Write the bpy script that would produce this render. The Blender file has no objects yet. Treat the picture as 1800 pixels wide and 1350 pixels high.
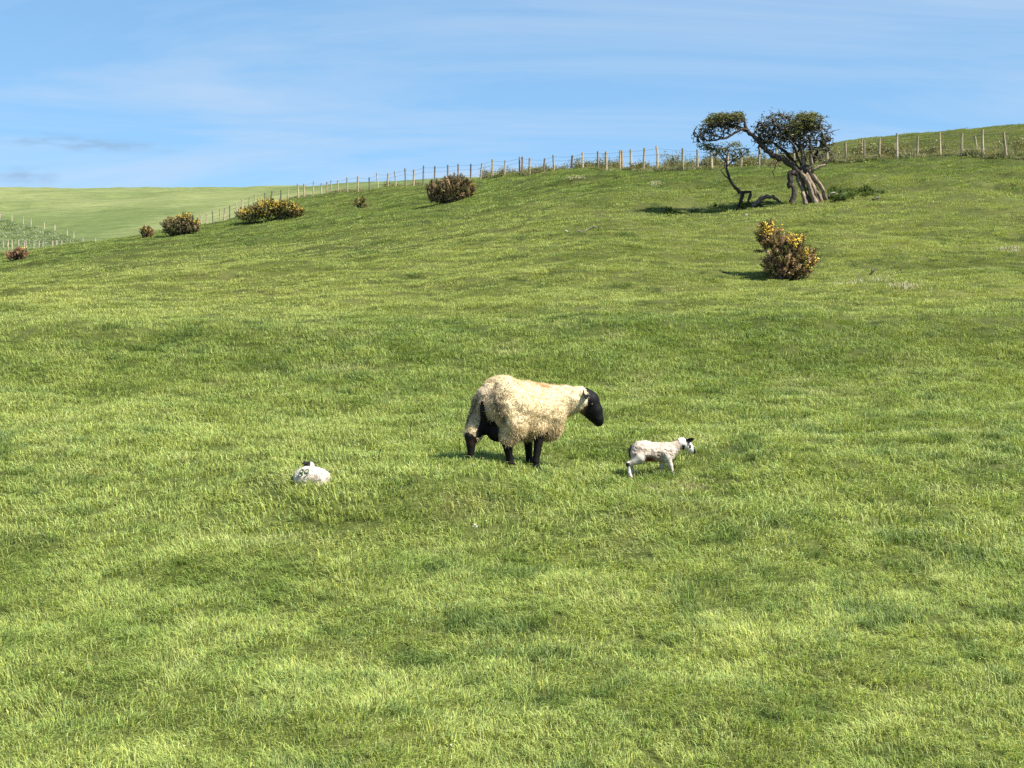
import bpy, math, random
import numpy as np
from mathutils import Vector

random.seed(7)
RNG = np.random.default_rng(11)
SC = bpy.context.scene
COL = SC.collection

# ------------------------------------------------------------------ camera
F = 2473.0            # focal length in photograph pixels (1800 wide)
CX, CY = 900.0, 675.0
EYE = 1.6
cd = bpy.data.cameras.new('camera')
cd.sensor_width = 36.0
cd.lens = 36.0 * F / 1800.0
cd.clip_start = 0.1
cd.clip_end = 5000.0
cam = bpy.data.objects.new('camera', cd)
cam.location = (0, 0, EYE)
cam.rotation_euler = (math.radians(90), 0, 0)
COL.objects.link(cam)
SC.camera = cam

# ------------------------------------------------------------------ light
SUN_EL, SUN_AZ = math.radians(49), math.radians(117)     # azimuth clockwise from +Y (away)
sd = bpy.data.lights.new('sun', 'SUN')
sd.energy = 5.0
sd.angle = math.radians(0.5)
sd.color = (1.0, 0.95, 0.86)
sun = bpy.data.objects.new('sun', sd)
svec = Vector((math.cos(SUN_EL) * math.sin(SUN_AZ), math.cos(SUN_EL) * math.cos(SUN_AZ), math.sin(SUN_EL)))
sun.rotation_euler = svec.to_track_quat('Z', 'Y').to_euler()
sun.location = svec * 50
COL.objects.link(sun)

wd = bpy.data.worlds.new('World')
SC.world = wd
wd.use_nodes = True
nt = wd.node_tree
N, L = nt.nodes, nt.links
bg = N['Background']


def wn(kind, **kw):
    n = N.new(kind)
    for k, v in kw.items():
        setattr(n, k, v)
    return n


def wmath(op, a, b=None, c=None):
    n = N.new('ShaderNodeMath')
    n.operation = op
    for i, v in enumerate((a, b, c)):
        if v is None:
            continue
        if isinstance(v, (int, float)):
            n.inputs[i].default_value = v
        else:
            L.new(v, n.inputs[i])
    return n.outputs[0]


sky = wn('ShaderNodeTexSky', sky_type='NISHITA', sun_disc=False, sun_elevation=SUN_EL, sun_rotation=SUN_AZ,
         altitude=200.0, air_density=0.7, dust_density=0.0, ozone_density=6.0)
tcn = wn('ShaderNodeTexCoord')
sxyz = wn('ShaderNodeSeparateXYZ')
L.new(tcn.outputs['Generated'], sxyz.inputs[0])
dx, dy, dz = sxyz.outputs
# thin high cloud: noise on a flat layer overhead, stretched along the wind
zc = wmath('MAXIMUM', wmath('ADD', dz, 0.10), 0.03)
ux, uy = wmath('DIVIDE', dx, zc), wmath('DIVIDE', dy, zc)
comb = wn('ShaderNodeCombineXYZ')
L.new(wmath('MULTIPLY', wmath('ADD', ux, wmath('MULTIPLY', uy, 0.10)), 0.55), comb.inputs[0])
L.new(wmath('MULTIPLY', wmath('SUBTRACT', uy, wmath('MULTIPLY', ux, 0.12)), 1.15), comb.inputs[1])
no1 = wn('ShaderNodeTexNoise')
no1.inputs['Scale'].default_value = 0.9
no1.inputs['Detail'].default_value = 9
no1.inputs['Roughness'].default_value = 0.60
no1.inputs['Distortion'].default_value = 1.3
L.new(comb.outputs[0], no1.inputs['Vector'])
mr = wn('ShaderNodeMapRange')
mr.inputs['From Min'].default_value = 0.40
mr.inputs['From Max'].default_value = 0.78
mr.inputs['To Max'].default_value = 0.85
L.new(no1.outputs[0], mr.inputs['Value'])
hs = wn('ShaderNodeGamma')
hs.inputs['Gamma'].default_value = 0.5
L.new(sky.outputs[0], hs.inputs['Color'])
hm = wn('ShaderNodeMix', data_type='RGBA', blend_type='MULTIPLY')
hm.inputs['Factor'].default_value = 1.0
L.new(hs.outputs[0], hm.inputs['A'])
hm.inputs['B'].default_value = (1.30, 1.84, 2.15, 1)
mixc = wn('ShaderNodeMix', data_type='RGBA')
L.new(mr.outputs[0], mixc.inputs['Factor'])
L.new(hm.outputs['Result'], mixc.inputs['A'])
mixc.inputs['B'].default_value = (3.1, 3.75, 4.6, 1)
# two small grey cloud wisps low over the far hill
dyp = wmath('MAXIMUM', dy, 0.01)
az, el = wmath('DIVIDE', dx, dyp), wmath('DIVIDE', dz, dyp)
no2 = wn('ShaderNodeTexNoise')
no2.inputs['Scale'].default_value = 1.0
no2.inputs['Detail'].default_value = 6
cb2 = wn('ShaderNodeCombineXYZ')
L.new(wmath('MULTIPLY', az, 38.0), cb2.inputs[0])
L.new(wmath('MULTIPLY', el, 150.0), cb2.inputs[1])
L.new(cb2.outputs[0], no2.inputs['Vector'])


def wisp(a0, e0, ra, re, slope):
    u = wmath('DIVIDE', wmath('SUBTRACT', az, a0), ra)
    v = wmath('DIVIDE', wmath('SUBTRACT', wmath('SUBTRACT', el, e0), wmath('MULTIPLY', wmath('SUBTRACT', az, a0), slope)), re)
    d2 = wmath('ADD', wmath('MULTIPLY', u, u), wmath('MULTIPLY', v, v))
    fall = wmath('MAXIMUM', wmath('SUBTRACT', 1.0, d2), 0.0)
    return fall


fall = wmath('ADD', wisp((120 - CX) / F, (CY - 250) / F, 0.085, 0.0075, -0.07), wisp((45 - CX) / F, (CY - 312) / F, 0.028, 0.009, 0.0))
front = wmath('GREATER_THAN', dy, 0.2)
wf = wmath('MULTIPLY', wmath('MULTIPLY', fall, front), wmath('MAXIMUM', wmath('MULTIPLY', wmath('SUBTRACT', no2.outputs[0], 0.38), 2.3), 0.0))
wf = wmath('MINIMUM', wf, 0.55)
mix2 = wn('ShaderNodeMix', data_type='RGBA')
L.new(wf, mix2.inputs['Factor'])
L.new(mixc.outputs['Result'], mix2.inputs['A'])
mix2.inputs['B'].default_value = (1.5, 2.25, 3.2, 1)
L.new(mix2.outputs['Result'], bg.inputs['Color'])
bg.inputs['Strength'].default_value = 0.087

vs = SC.view_settings
vs.view_transform = 'Standard'
vs.look = 'None'
vs.gamma = 1.0
vs.exposure = 1.2
vs.use_curve_mapping = False
cy = SC.cycles
cy.max_bounces = 5
cy.diffuse_bounces = 2
cy.glossy_bounces = 2
cy.transmission_bounces = 4
cy.transparent_max_bounces = 6
cy.sample_clamp_indirect = 4.0
cy.use_denoising = False
cy.caustics_reflective = False
cy.caustics_refractive = False


# ------------------------------------------------------------------ noise
def _hash(ix, iy, iz, seed):
    h = (ix.astype(np.int64) * 374761393 + iy.astype(np.int64) * 668265263 + iz.astype(np.int64) * 2147483647 + seed * 974711) & 0xFFFFFFFF
    h = ((h ^ (h >> 13)) * 1274126177) & 0xFFFFFFFF
    h = ((h ^ (h >> 16)) * 2246822519) & 0xFFFFFFFF
    return ((h ^ (h >> 15)) & 0xFFFFFF) / float(0xFFFFFF) * 2 - 1


def vnoise(x, y, seed=0):
    x, y = np.asarray(x, float), np.asarray(y, float)
    ix, iy = np.floor(x), np.floor(y)
    fx, fy = x - ix, y - iy
    sx, sy = fx * fx * fx * (fx * (fx * 6 - 15) + 10), fy * fy * fy * (fy * (fy * 6 - 15) + 10)
    z = np.zeros_like(ix)
    a, b = _hash(ix, iy, z, seed), _hash(ix + 1, iy, z, seed)
    c, d = _hash(ix, iy + 1, z, seed), _hash(ix + 1, iy + 1, z, seed)
    return (a + (b - a) * sx) + ((c + (d - c) * sx) - (a + (b - a) * sx)) * sy


def fbm(x, y, oct=4, seed=0, gain=0.5):
    s, a, t = 0.0, 1.0, 0.0
    ca, sa = math.cos(0.6), math.sin(0.6)
    for o in range(oct):
        s = s + vnoise(x, y, seed + o * 17) * a
        t += a
        a *= gain
        x, y = (x * ca - y * sa) * 2.03 + 5.2, (x * sa + y * ca) * 2.03 + 1.3
    return s / t * 1.6


def vnoise3(p, seed=0):
    i = np.floor(p)
    f = p - i
    s = f * f * (3 - 2 * f)
    r = 0
    for dx_ in (0, 1):
        for dy_ in (0, 1):
            for dz_ in (0, 1):
                w = (s[:, 0] if dx_ else 1 - s[:, 0]) * (s[:, 1] if dy_ else 1 - s[:, 1]) * (s[:, 2] if dz_ else 1 - s[:, 2])
                r = r + w * _hash(i[:, 0] + dx_, i[:, 1] + dy_, i[:, 2] + dz_, seed)
    return r


def sstep(a, b, x):
    t = np.clip((x - a) / (b - a), 0, 1)
    return t * t * (3 - 2 * t)


# ------------------------------------------------------------------ terrain
CTRL = []
ROWS = [(4.0, 1815), (5.5, 1560), (7.3, 1350), (10, 1046), (13, 822), (16.5, 706), (19, 655)]
for px_ in (-900, -400, 0, 450, 900, 1350, 1800, 2300, 2800):
    for d_, py_ in ROWS:
        CTRL.append((px_, py_, d_))
PROF = {
    -900: [(29, 575), (40, 560), (58, 555), (80, 560), (110, 575), (190, 480), (380, 336), (480, 345), (800, 430)],
    -400: [(22, 610), (29, 560), (40, 530), (58, 512), (75, 505), (110, 520), (190, 455), (260, 395), (380, 335), (480, 342), (800, 430)],
    0: [(22, 603), (29, 545), (40, 503), (58, 474), (75, 452), (85, 452), (110, 476), (150, 460), (190, 437), (240, 390), (310, 353), (380, 333), (480, 341), (800, 430)],
    300: [(22, 603), (29, 537), (40, 488), (58, 442), (75, 414), (84, 407), (110, 430), (150, 424), (200, 398), (260, 362), (380, 331.5), (480, 339), (800, 430)],
    475: [(29, 533), (40, 474), (60, 420), (80, 388), (100, 366), (110, 360), (140, 378), (200, 372), (280, 345), (380, 330), (480, 338)],
    635: [(22, 602), (40, 460), (60, 398), (75, 367), (90, 347), (100, 337), (125, 348), (200, 348), (380, 321), (480, 334), (800, 430)],
    850: [(29, 530), (40, 440), (60, 372), (72, 342), (84, 318), (88, 316), (110, 334), (200, 328), (380, 313), (480, 330)],
    1050: [(22, 598), (29, 522), (40, 424), (55, 352), (70, 310), (76, 301), (82, 300), (105, 316), (200, 322), (380, 310), (480, 330), (800, 430)],
    1250: [(33, 488), (42, 412), (51, 368), (58, 332), (66, 301), (75, 299), (100, 300), (130, 306), (200, 318)],
    1400: [(22, 592), (33, 488), (42, 408), (50, 359), (57, 320), (64, 294), (72, 291), (85, 281), (100, 270), (130, 280), (200, 310), (480, 340)],
    1500: [(50, 352), (64, 289), (80, 272), (105, 250), (130, 262), (200, 300)],
    1650: [(64, 281), (78, 262), (106, 235), (132, 246), (200, 295)],
    1800: [(22, 590), (31, 500), (45, 372), (52, 322), (60, 280), (75, 258), (110, 219), (140, 230), (200, 290), (480, 340), (800, 430)],
    2300: [(22, 590), (31, 503), (45, 380), (60, 278), (110, 185), (140, 195), (200, 280), (800, 430)],
    2800: [(22, 590), (31, 505), (45, 385), (60, 276), (110, 160), (140, 170), (200, 270), (800, 430)],
}
for px_, lst in PROF.items():
    for d_, py_ in lst:
        CTRL.append((px_, py_, d_))
CTRL = np.array(CTRL, float)
CU = np.stack([CTRL[:, 0] / 600.0, np.log(CTRL[:, 2]) * 1.6], 1)


def _k(r):
    return r * r * np.log(r + 1e-9)


def _tps():
    n = len(CU)
    d = np.sqrt(((CU[:, None] - CU[None]) ** 2).sum(-1))
    A = np.zeros((n + 3, n + 3))
    A[:n, :n] = _k(d) + np.eye(n) * 0.0012
    P = np.concatenate([np.ones((n, 1)), CU], 1)
    A[:n, n:] = P
    A[n:, :n] = P.T
    return np.linalg.solve(A, np.concatenate([CTRL[:, 1], np.zeros(3)]))


WT = _tps()
GPX = np.linspace(-1000, 2900, 196)
GLD = np.linspace(math.log(4.0), math.log(800.0), 520)
_gx, _gl = np.meshgrid(GPX, GLD, indexing='ij')
_u = np.stack([_gx.ravel() / 600.0, _gl.ravel() * 1.6], 1)
GPY = np.zeros(len(_u))
for s_ in range(0, len(_u), 8000):
    e_ = s_ + 8000
    dd = np.sqrt(((_u[s_:e_, None] - CU[None]) ** 2).sum(-1))
    GPY[s_:e_] = _k(dd) @ WT[:len(CU)] + WT[len(CU)] + _u[s_:e_] @ WT[len(CU) + 1:]
GPY = GPY.reshape(_gx.shape)


def base_z(X, Y):
    """smooth lie of the land"""
    Yc = np.clip(Y, 4.0, 800.0)
    px = np.clip(CX + F * X / np.maximum(Y, 4.0), GPX[0], GPX[-1] - 1e-3)
    fx = (px - GPX[0]) / (GPX[1] - GPX[0])
    fy = np.clip((np.log(Yc) - GLD[0]) / (GLD[1] - GLD[0]), 0, len(GLD) - 1.001)
    i, j = fx.astype(int), fy.astype(int)
    i = np.clip(i, 0, len(GPX) - 2)
    fx, fy = fx - i, fy - j
    py = (GPY[i, j] * (1 - fx) + GPY[i + 1, j] * fx) * (1 - fy) + (GPY[i, j + 1] * (1 - fx) + GPY[i + 1, j + 1] * fx) * fy
    z = EYE + (CY - py) / F * Yc
    return np.where(Y > 800, z - (Y - 800) * 0.12, z)


def bank_mask(X, Y):
    """the short steep bank just below the hilltop fence"""
    px = CX + F * X / np.maximum(Y, 4.0)
    fd = np.interp(px, FENCE_PX, FENCE_D)
    return np.exp(-((Y - (fd - 6.5)) / 5.5) ** 2)


FENCE_PX = np.array([270, 352, 425, 523, 610, 700, 790, 850, 950, 1050, 1154, 1300, 1450, 1546, 1653, 1770, 1900.])
FENCE_D = np.array([150, 125, 112, 108, 103, 97, 91, 87, 81, 76, 70, 66, 64.5, 63.5, 62, 60, 58.])


def ground_z(X, Y):
    X, Y = np.asarray(X, float), np.asarray(Y, float)
    z = base_z(X, Y)
    z = z + fbm(X / 6.5, Y / 8.0, 3, 3) * 0.10 * sstep(9, 30, Y)
    near = 1 - sstep(60, 140, Y)
    z = z + fbm(X / 0.40, Y / 0.34, 2, 13) * 0.018 * (1 - sstep(18, 34, Y))
    z = z + fbm(X / 2.3 + 17, Y / 0.9, 2, 15) * 0.035 * sstep(6, 9, Y) * (1 - sstep(24, 40, Y))
    # a soft terrace crossing the lower slope
    tw = Y + 1.3 * vnoise(X / 6.0, Y * 0, 19) + 0.06 * X
    z = z + 0.28 * np.tanh((tw - 20.5) / 1.4) * np.exp(-((tw - 20.5) / 7.0) ** 2)
    z = z + fbm(X / 1.1, Y / 0.9, 3, 9) * (0.050 + 0.020 * sstep(16, 45, Y)) * near
    # sheep-trodden ledges across the slope
    led = fbm(X / 3.2 + 7, Y / 1.2, 3, 21)
    z = z + led * 0.13 * sstep(20, 42, Y) * (1 - sstep(90, 150, Y))
    z = z + fbm(X / 5.0 + 40, Y / 2.2, 3, 25) * 0.13 * sstep(15, 28, Y) * (1 - sstep(60, 110, Y))
    # the ground tips down to the right where the ewe stands
    ux_, uy_ = X - 0.08, Y - 13.0
    z = z - (0.12 * np.tanh(ux_ / 0.5) - 0.05 + 0.13 * uy_) * np.exp(-(ux_ / 2.4) ** 4 - (uy_ / 1.3) ** 4)
    bm = bank_mask(X, Y)
    z = z + (fbm(X / 2.6, Y / 1.5, 4, 33)) * 0.26 * bm
    z = z + fbm(X / 14, Y / 14, 4, 41) * 0.5 * sstep(140, 260, Y)
    return z


def project(x, y, z):
    return CX + F * x / y, CY - F * (z - EYE) / y


LDS = np.exp(np.linspace(math.log(5.0), math.log(500.0), 1100))


def hit(px, py, dmin=5.0, dmax=500.0):
    """ground point seen in this direction"""
    d = LDS[(LDS >= dmin) & (LDS <= dmax)]
    pp = CY - F * (base_z((px - CX) / F * d, d) - EYE) / d
    k = int(np.argmax(pp <= py))
    if pp[k] > py:
        k = int(np.argmin(np.abs(pp - py)))
    d = np.linspace(d[max(k - 14, 0)], d[min(k + 20, len(d) - 1)], 110)
    X = (px - CX) / F * d
    z = ground_z(X, d)
    pp = CY - F * (z - EYE) / d
    k = int(np.argmax(pp <= py))
    if pp[k] > py:
        k = int(np.argmin(np.abs(pp - py)))
    return np.array([X[k], d[k], z[k]])


def at_depth(px, d):
    X = (px - CX) / F * d
    return np.array([X, d, float(ground_z(np.array([X]), np.array([d]))[0])])


# turf colours, one function for the sheet and for the blades standing on it
def lerp3(a, b, t):
    return np.asarray(a)[None] * (1 - t[:, None]) + np.asarray(b)[None] * t[:, None]


def turf(X, Y):
    """turf colour with slope shade painted in, and its relative height"""
    n1 = fbm(X / 3.4 + 31, Y / 4.2, 3, 51)
    n2 = 0.55 * fbm(X / 0.42, Y / 0.42, 3, 61) + 0.9 * (0.32 - np.abs(fbm(X / 0.62 + 4, Y / 0.50, 2, 63)))
    # higher up, streaks along the contour paint ledge shading into the turf tone
    fr = sstep(17, 28, Y)
    n2 = n2 * (1 - fr) + fr * (0.75 * fbm(X / 1.5 + 2, Y / 0.50, 3, 65) + 0.35 * fbm(X / 0.5, Y / 0.22, 2, 67))
    lu = sstep(0.35, 0.80, fbm(X / 0.30 + 3, Y / 0.22, 2, 71) * (0.75 + 0.5 * fbm(X / 2.5, Y / 2.5, 2, 73)))
    dr = sstep(0.45, 1.0, fbm(X / 0.8 + 9, Y / 0.7, 3, 81))
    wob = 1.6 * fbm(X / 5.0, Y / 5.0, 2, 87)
    band_shade = np.exp(-((Y - 20.6 + wob) / 1.9) ** 2) * 0.27 - np.exp(-((Y - 27 + wob * 2) / 4.0) ** 2) * 0.26  # slope shade painted into turf colour: dark band, paler band beyond
    t = np.clip(0.46 + 0.12 * n1 + 0.36 * n2 - band_shade + 0.10 * sstep(22, 32, Y) - 0.34 * sstep(46, 66, Y), 0, 1)  # last term darkens turf below the brow, slope shade put into colour
    c = lerp3((0.196, 0.260, 0.055), (0.380, 0.420, 0.118), t)
    c = c * (1 - lu[:, None] * 0.60) + np.array([0.090, 0.150, 0.040])[None] * lu[:, None] * 0.60
    c = c * (1 - dr[:, None] * 0.25) + np.array([0.370, 0.340, 0.150])[None] * dr[:, None] * 0.25
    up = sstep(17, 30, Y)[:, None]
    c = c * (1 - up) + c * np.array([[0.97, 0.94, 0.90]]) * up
    brow = sstep(48, 62, Y)[:, None]  # slope turned from the sun near the brow, darkened in the colour
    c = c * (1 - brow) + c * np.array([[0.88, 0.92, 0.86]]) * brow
    beyond = (sstep(0, 3, Y - np.interp(CX + F * X / np.maximum(Y, 4.0), FENCE_PX, FENCE_D)) * (Y > 50))[:, None]
    c = c * (1 - beyond) + c * np.array([[1.0, 0.90, 1.0]]) * beyond
    h = np.clip(0.90 + 0.26 * n2 + 0.32 * lu - 0.08 * dr, 0.62, 1.6)
    return c, h


# ------------------------------------------------------------------ mesh helpers
def nobj(name, data, parent=None, loc=None, rotz=0.0):
    o = bpy.data.objects.new(name, data)
    COL.objects.link(o)
    if parent is not None:
        o.parent = parent
    if loc is not None:
        o.location = tuple(float(v) for v in loc)
    if rotz:
        o.rotation_euler = (0, 0, rotz)
    return o


def tag(o, label, cat, group=None):
    o['label'] = label
    o['category'] = cat
    if group:
        o['group'] = group
    return o


def thing(name, label, cat, loc, rotz=0.0, group=None):
    o = nobj(name, None, None, loc, rotz)
    o.empty_display_size = 0.2
    return tag(o, label, cat, group)


def np_mesh(name, V, tris=None, quads=None, col=None, mat=None, smooth=False):
    V = np.asarray(V, np.float32)
    me = bpy.data.meshes.new(name)
    me.vertices.add(len(V))
    me.vertices.foreach_set('co', V.ravel())
    idx, tot = [], []
    if tris is not None and len(tris):
        t = np.asarray(tris, np.int32)
        idx.append(t.ravel())
        tot.append(np.full(len(t), 3, np.int32))
    if quads is not None and len(quads):
        q = np.asarray(quads, np.int32)
        idx.append(q.ravel())
        tot.append(np.full(len(q), 4, np.int32))
    if idx:
        idx = np.concatenate(idx)
        tot = np.concatenate(tot)
        st = np.concatenate([[0], np.cumsum(tot)[:-1]]).astype(np.int32)
        me.loops.add(len(idx))
        me.loops.foreach_set('vertex_index', idx)
        me.polygons.add(len(tot))
        me.polygons.foreach_set('loop_start', st)
        me.polygons.foreach_set('use_smooth', np.full(len(tot), bool(smooth)))
    if col is not None:
        a = me.attributes.new('Col', 'FLOAT_COLOR', 'POINT')
        c = np.ones((len(V), 4), np.float32)
        c[:, :3] = np.asarray(col, np.float32).reshape(-1, 3)
        a.data.foreach_set('color', c.ravel())
    me.update(calc_edges=True)
    if mat:
        me.materials.append(mat)
    return me


class MB:
    """collects geometry for one mesh"""

    def __init__(self):
        self.v, self.t, self.q, self.c, self.n = [], [], [], [], 0

    def add(self, V, tris=None, quads=None, col=(0.5, 0.5, 0.5)):
        V = np.asarray(V, float).reshape(-1, 3)
        self.v.append(V)
        if tris is not None and len(tris):
            self.t.append(np.asarray(tris, int) + self.n)
        if quads is not None and len(quads):
            self.q.append(np.asarray(quads, int) + self.n)
        col = np.asarray(col, float)
        self.c.append(np.broadcast_to(col, V.shape) if col.ndim == 1 else col)
        self.n += len(V)

    def tube(self, P, R, sides=6, col=(0.5, 0.5, 0.5), rough=0.0, cap=True, ridge=0.0):
        P = np.asarray(P, float)
        R = np.broadcast_to(np.asarray(R, float), (len(P),))
        T = np.gradient(P, axis=0)
        T /= np.linalg.norm(T, axis=1)[:, None] + 1e-9
        ref = np.array([0.31, 0.87, 0.38])
        rings = []
        rdg = 1 + ridge * RNG.uniform(-1, 1, sides) if ridge else np.ones(sides)
        for i in range(len(P)):
            a = np.cross(T[i], ref)
            a /= np.linalg.norm(a) + 1e-9
            b = np.cross(T[i], a)
            ang = np.arange(sides) / sides * 2 * math.pi
            rr = R[i] * rdg * (1 + rough * RNG.uniform(-1, 1, sides))
            rings.append(P[i] + (np.cos(ang)[:, None] * a + np.sin(ang)[:, None] * b) * rr[:, None])
        V = np.concatenate(rings)
        q = []
        for i in range(len(P) - 1):
            for s in range(sides):
                s2 = (s + 1) % sides
                q.append((i * sides + s, i * sides + s2, (i + 1) * sides + s2, (i + 1) * sides + s))
        t = []
        if cap:
            V = np.concatenate([V, P[:1], P[-1:]])
            k = len(P) * sides
            for s in range(sides):
                s2 = (s + 1) % sides
                t.append((k, s2, s))
                t.append((k + 1, (len(P) - 1) * sides + s, (len(P) - 1) * sides + s2))
        if np.asarray(col).ndim == 2:
            cc = np.repeat(np.asarray(col), sides, 0)
            if cap:
                cc = np.concatenate([cc, np.asarray(col)[:1], np.asarray(col)[-1:]])
            col = cc
        self.add(V, t, q, col)

    def mesh(self, name, mat, smooth=False):
        V = np.concatenate(self.v)
        t = np.concatenate(self.t) if self.t else None
        q = np.concatenate(self.q) if self.q else None
        return np_mesh(name, V, t, q, np.concatenate(self.c), mat, smooth)

    def build(self, name, mat, parent=None, loc=None, smooth=False, rotz=0.0):
        return nobj(name, self.mesh(name, mat, smooth), parent, loc, rotz)


# ------------------------------------------------------------------ materials
def new_mat(name):
    m = bpy.data.materials.new(name)
    m.use_nodes = True
    m.node_tree.nodes.clear()
    return m, m.node_tree.nodes, m.node_tree.links


def leaf_mat(name, trans=0.35, rough=0.55, spec=0.25, instancer=None, gain=1.0, through=(1.25, 1.3, 0.7)):
    """thin leaf or blade: diffuse + light through it + a little sheen; colour from the mesh, tinted per clump"""
    m, n, l = new_mat(name)
    out = n.new('ShaderNodeOutputMaterial')
    at = n.new('ShaderNodeAttribute')
    at.attribute_name = 'Col'
    c = at.outputs['Color']
    if instancer:
        ai = n.new('ShaderNodeAttribute')
        ai.attribute_type = 'INSTANCER'
        ai.attribute_name = instancer
        mx = n.new('ShaderNodeMix')
        mx.data_type = 'RGBA'
        mx.blend_type = 'MULTIPLY'
        mx.inputs['Factor'].default_value = 1.0
        l.new(c, mx.inputs['A'])
        l.new(ai.outputs['Color'], mx.inputs['B'])
        c = mx.outputs['Result']
    p = n.new('ShaderNodeBsdfPrincipled')
    p.inputs['Roughness'].default_value = rough
    p.inputs['Specular IOR Level'].default_value = spec
    l.new(c, p.inputs['Base Color'])
    tr = n.new('ShaderNodeBsdfTranslucent')
    g = n.new('ShaderNodeMix')
    g.data_type = 'RGBA'
    g.blend_type = 'MULTIPLY'
    g.inputs['Factor'].default_value = 1.0
    l.new(c, g.inputs['A'])
    g.inputs['B'].default_value = (through[0] * gain, through[1] * gain, through[2] * gain, 1)
    l.new(g.outputs['Result'], tr.inputs['Color'])
    ms = n.new('ShaderNodeMixShader')
    ms.inputs[0].default_value = trans
    l.new(p.outputs[0], ms.inputs[1])
    l.new(tr.outputs[0], ms.inputs[2])
    l.new(ms.outputs[0], out.inputs[0])
    return m


def solid_mat(name, rough=0.8, spec=0.2, nscale=30.0, namp=0.25, bump=0.0, bscale=60.0, stretch=None, bdist=0.02):
    """opaque surface, mesh colour broken up by noise and relief"""
    m, n, l = new_mat(name)
    out = n.new('ShaderNodeOutputMaterial')
    at = n.new('ShaderNodeAttribute')
    at.attribute_name = 'Col'
    tc = n.new('ShaderNodeTexCoord')
    vec = tc.outputs['Object']
    if stretch:
        mp = n.new('ShaderNodeMapping')
        mp.inputs['Scale'].default_value = stretch
        l.new(vec, mp.inputs['Vector'])
        vec = mp.outputs[0]
    nz = n.new('ShaderNodeTexNoise')
    nz.inputs['Scale'].default_value = nscale
    nz.inputs['Detail'].default_value = 6
    l.new(vec, nz.inputs['Vector'])
    mr = n.new('ShaderNodeMapRange')
    mr.inputs['From Min'].default_value = 0.3
    mr.inputs['From Max'].default_value = 0.7
    mr.inputs['To Min'].default_value = 1 - namp
    mr.inputs['To Max'].default_value = 1 + namp
    l.new(nz.outputs[0], mr.inputs['Value'])
    mx = n.new('ShaderNodeMix')
    mx.data_type = 'RGBA'
    mx.blend_type = 'MULTIPLY'
    mx.inputs['Factor'].default_value = 1.0
    l.new(at.outputs['Color'], mx.inputs['A'])
    l.new(mr.outputs[0], mx.inputs['B'])
    p = n.new('ShaderNodeBsdfPrincipled')
    p.inputs['Roughness'].default_value = rough
    p.inputs['Specular IOR Level'].default_value = spec
    l.new(mx.outputs['Result'], p.inputs['Base Color'])
    if bump:
        nb = n.new('ShaderNodeTexNoise')
        nb.inputs['Scale'].default_value = bscale
        nb.inputs['Detail'].default_value = 5
        l.new(vec, nb.inputs['Vector'])
        b = n.new('ShaderNodeBump')
        b.inputs['Strength'].default_value = bump
        b.inputs['Distance'].default_value = bdist
        l.new(nb.outputs[0], b.inputs['Height'])
        l.new(b.outputs[0], p.inputs['Normal'])
    l.new(p.outputs[0], out.inputs[0])
    return m


def ground_mat():
    m, n, l = new_mat('turf_soil')
    out = n.new('ShaderNodeOutputMaterial')
    at = n.new('ShaderNodeAttribute')
    at.attribute_name = 'Col'
    geo = n.new('ShaderNodeNewGeometry')
    tot = None
    for sc, det, lo, hi, sx in ((9.0, 5, 0.78, 1.22, 1.0), (1.6, 6, 0.80, 1.20, 0.55), (0.45, 5, 0.80, 1.20, 0.5), (0.16, 4, 0.88, 1.12, 0.5)):
        mp = n.new('ShaderNodeMapping')
        mp.inputs['Scale'].default_value = (sx, 1, 1)
        l.new(geo.outputs['Position'], mp.inputs['Vector'])
        nz = n.new('ShaderNodeTexNoise')
        nz.inputs['Scale'].default_value = sc
        nz.inputs['Detail'].default_value = det
        nz.inputs['Roughness'].default_value = 0.65
        l.new(mp.outputs[0], nz.inputs['Vector'])
        mr = n.new('ShaderNodeMapRange')
        mr.inputs['From Min'].default_value = 0.3
        mr.inputs['From Max'].default_value = 0.7
        mr.inputs['To Min'].default_value = lo
        mr.inputs['To Max'].default_value = hi
        l.new(nz.outputs[0], mr.inputs['Value'])
        if tot is None:
            tot = mr.outputs[0]
        else:
            mm = n.new('ShaderNodeMath')
            mm.operation = 'MULTIPLY'
            l.new(tot, mm.inputs[0])
            l.new(mr.outputs[0], mm.inputs[1])
            tot = mm.outputs[0]
    mx = n.new('ShaderNodeMix')
    mx.data_type = 'RGBA'
    mx.blend_type = 'MULTIPLY'
    mx.inputs['Factor'].default_value = 1.0
    l.new(at.outputs['Color'], mx.inputs['A'])
    l.new(tot, mx.inputs['B'])
    p = n.new('ShaderNodeBsdfPrincipled')
    p.inputs['Roughness'].default_value = 0.9
    p.inputs['Specular IOR Level'].default_value = 0.1
    l.new(mx.outputs['Result'], p.inputs['Base Color'])
    nb = n.new('ShaderNodeTexNoise')
    nb.inputs['Scale'].default_value = 2.2
    nb.inputs['Detail'].default_value = 8
    nb.inputs['Roughness'].default_value = 0.7
    l.new(geo.outputs['Position'], nb.inputs['Vector'])
    b = n.new('ShaderNodeBump')
    b.inputs['Strength'].default_value = 0.6
    b.inputs['Distance'].default_value = 0.12
    l.new(nb.outputs[0], b.inputs['Height'])
    l.new(b.outputs[0], p.inputs['Normal'])
    l.new(p.outputs[0], out.inputs[0])
    return m


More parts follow.
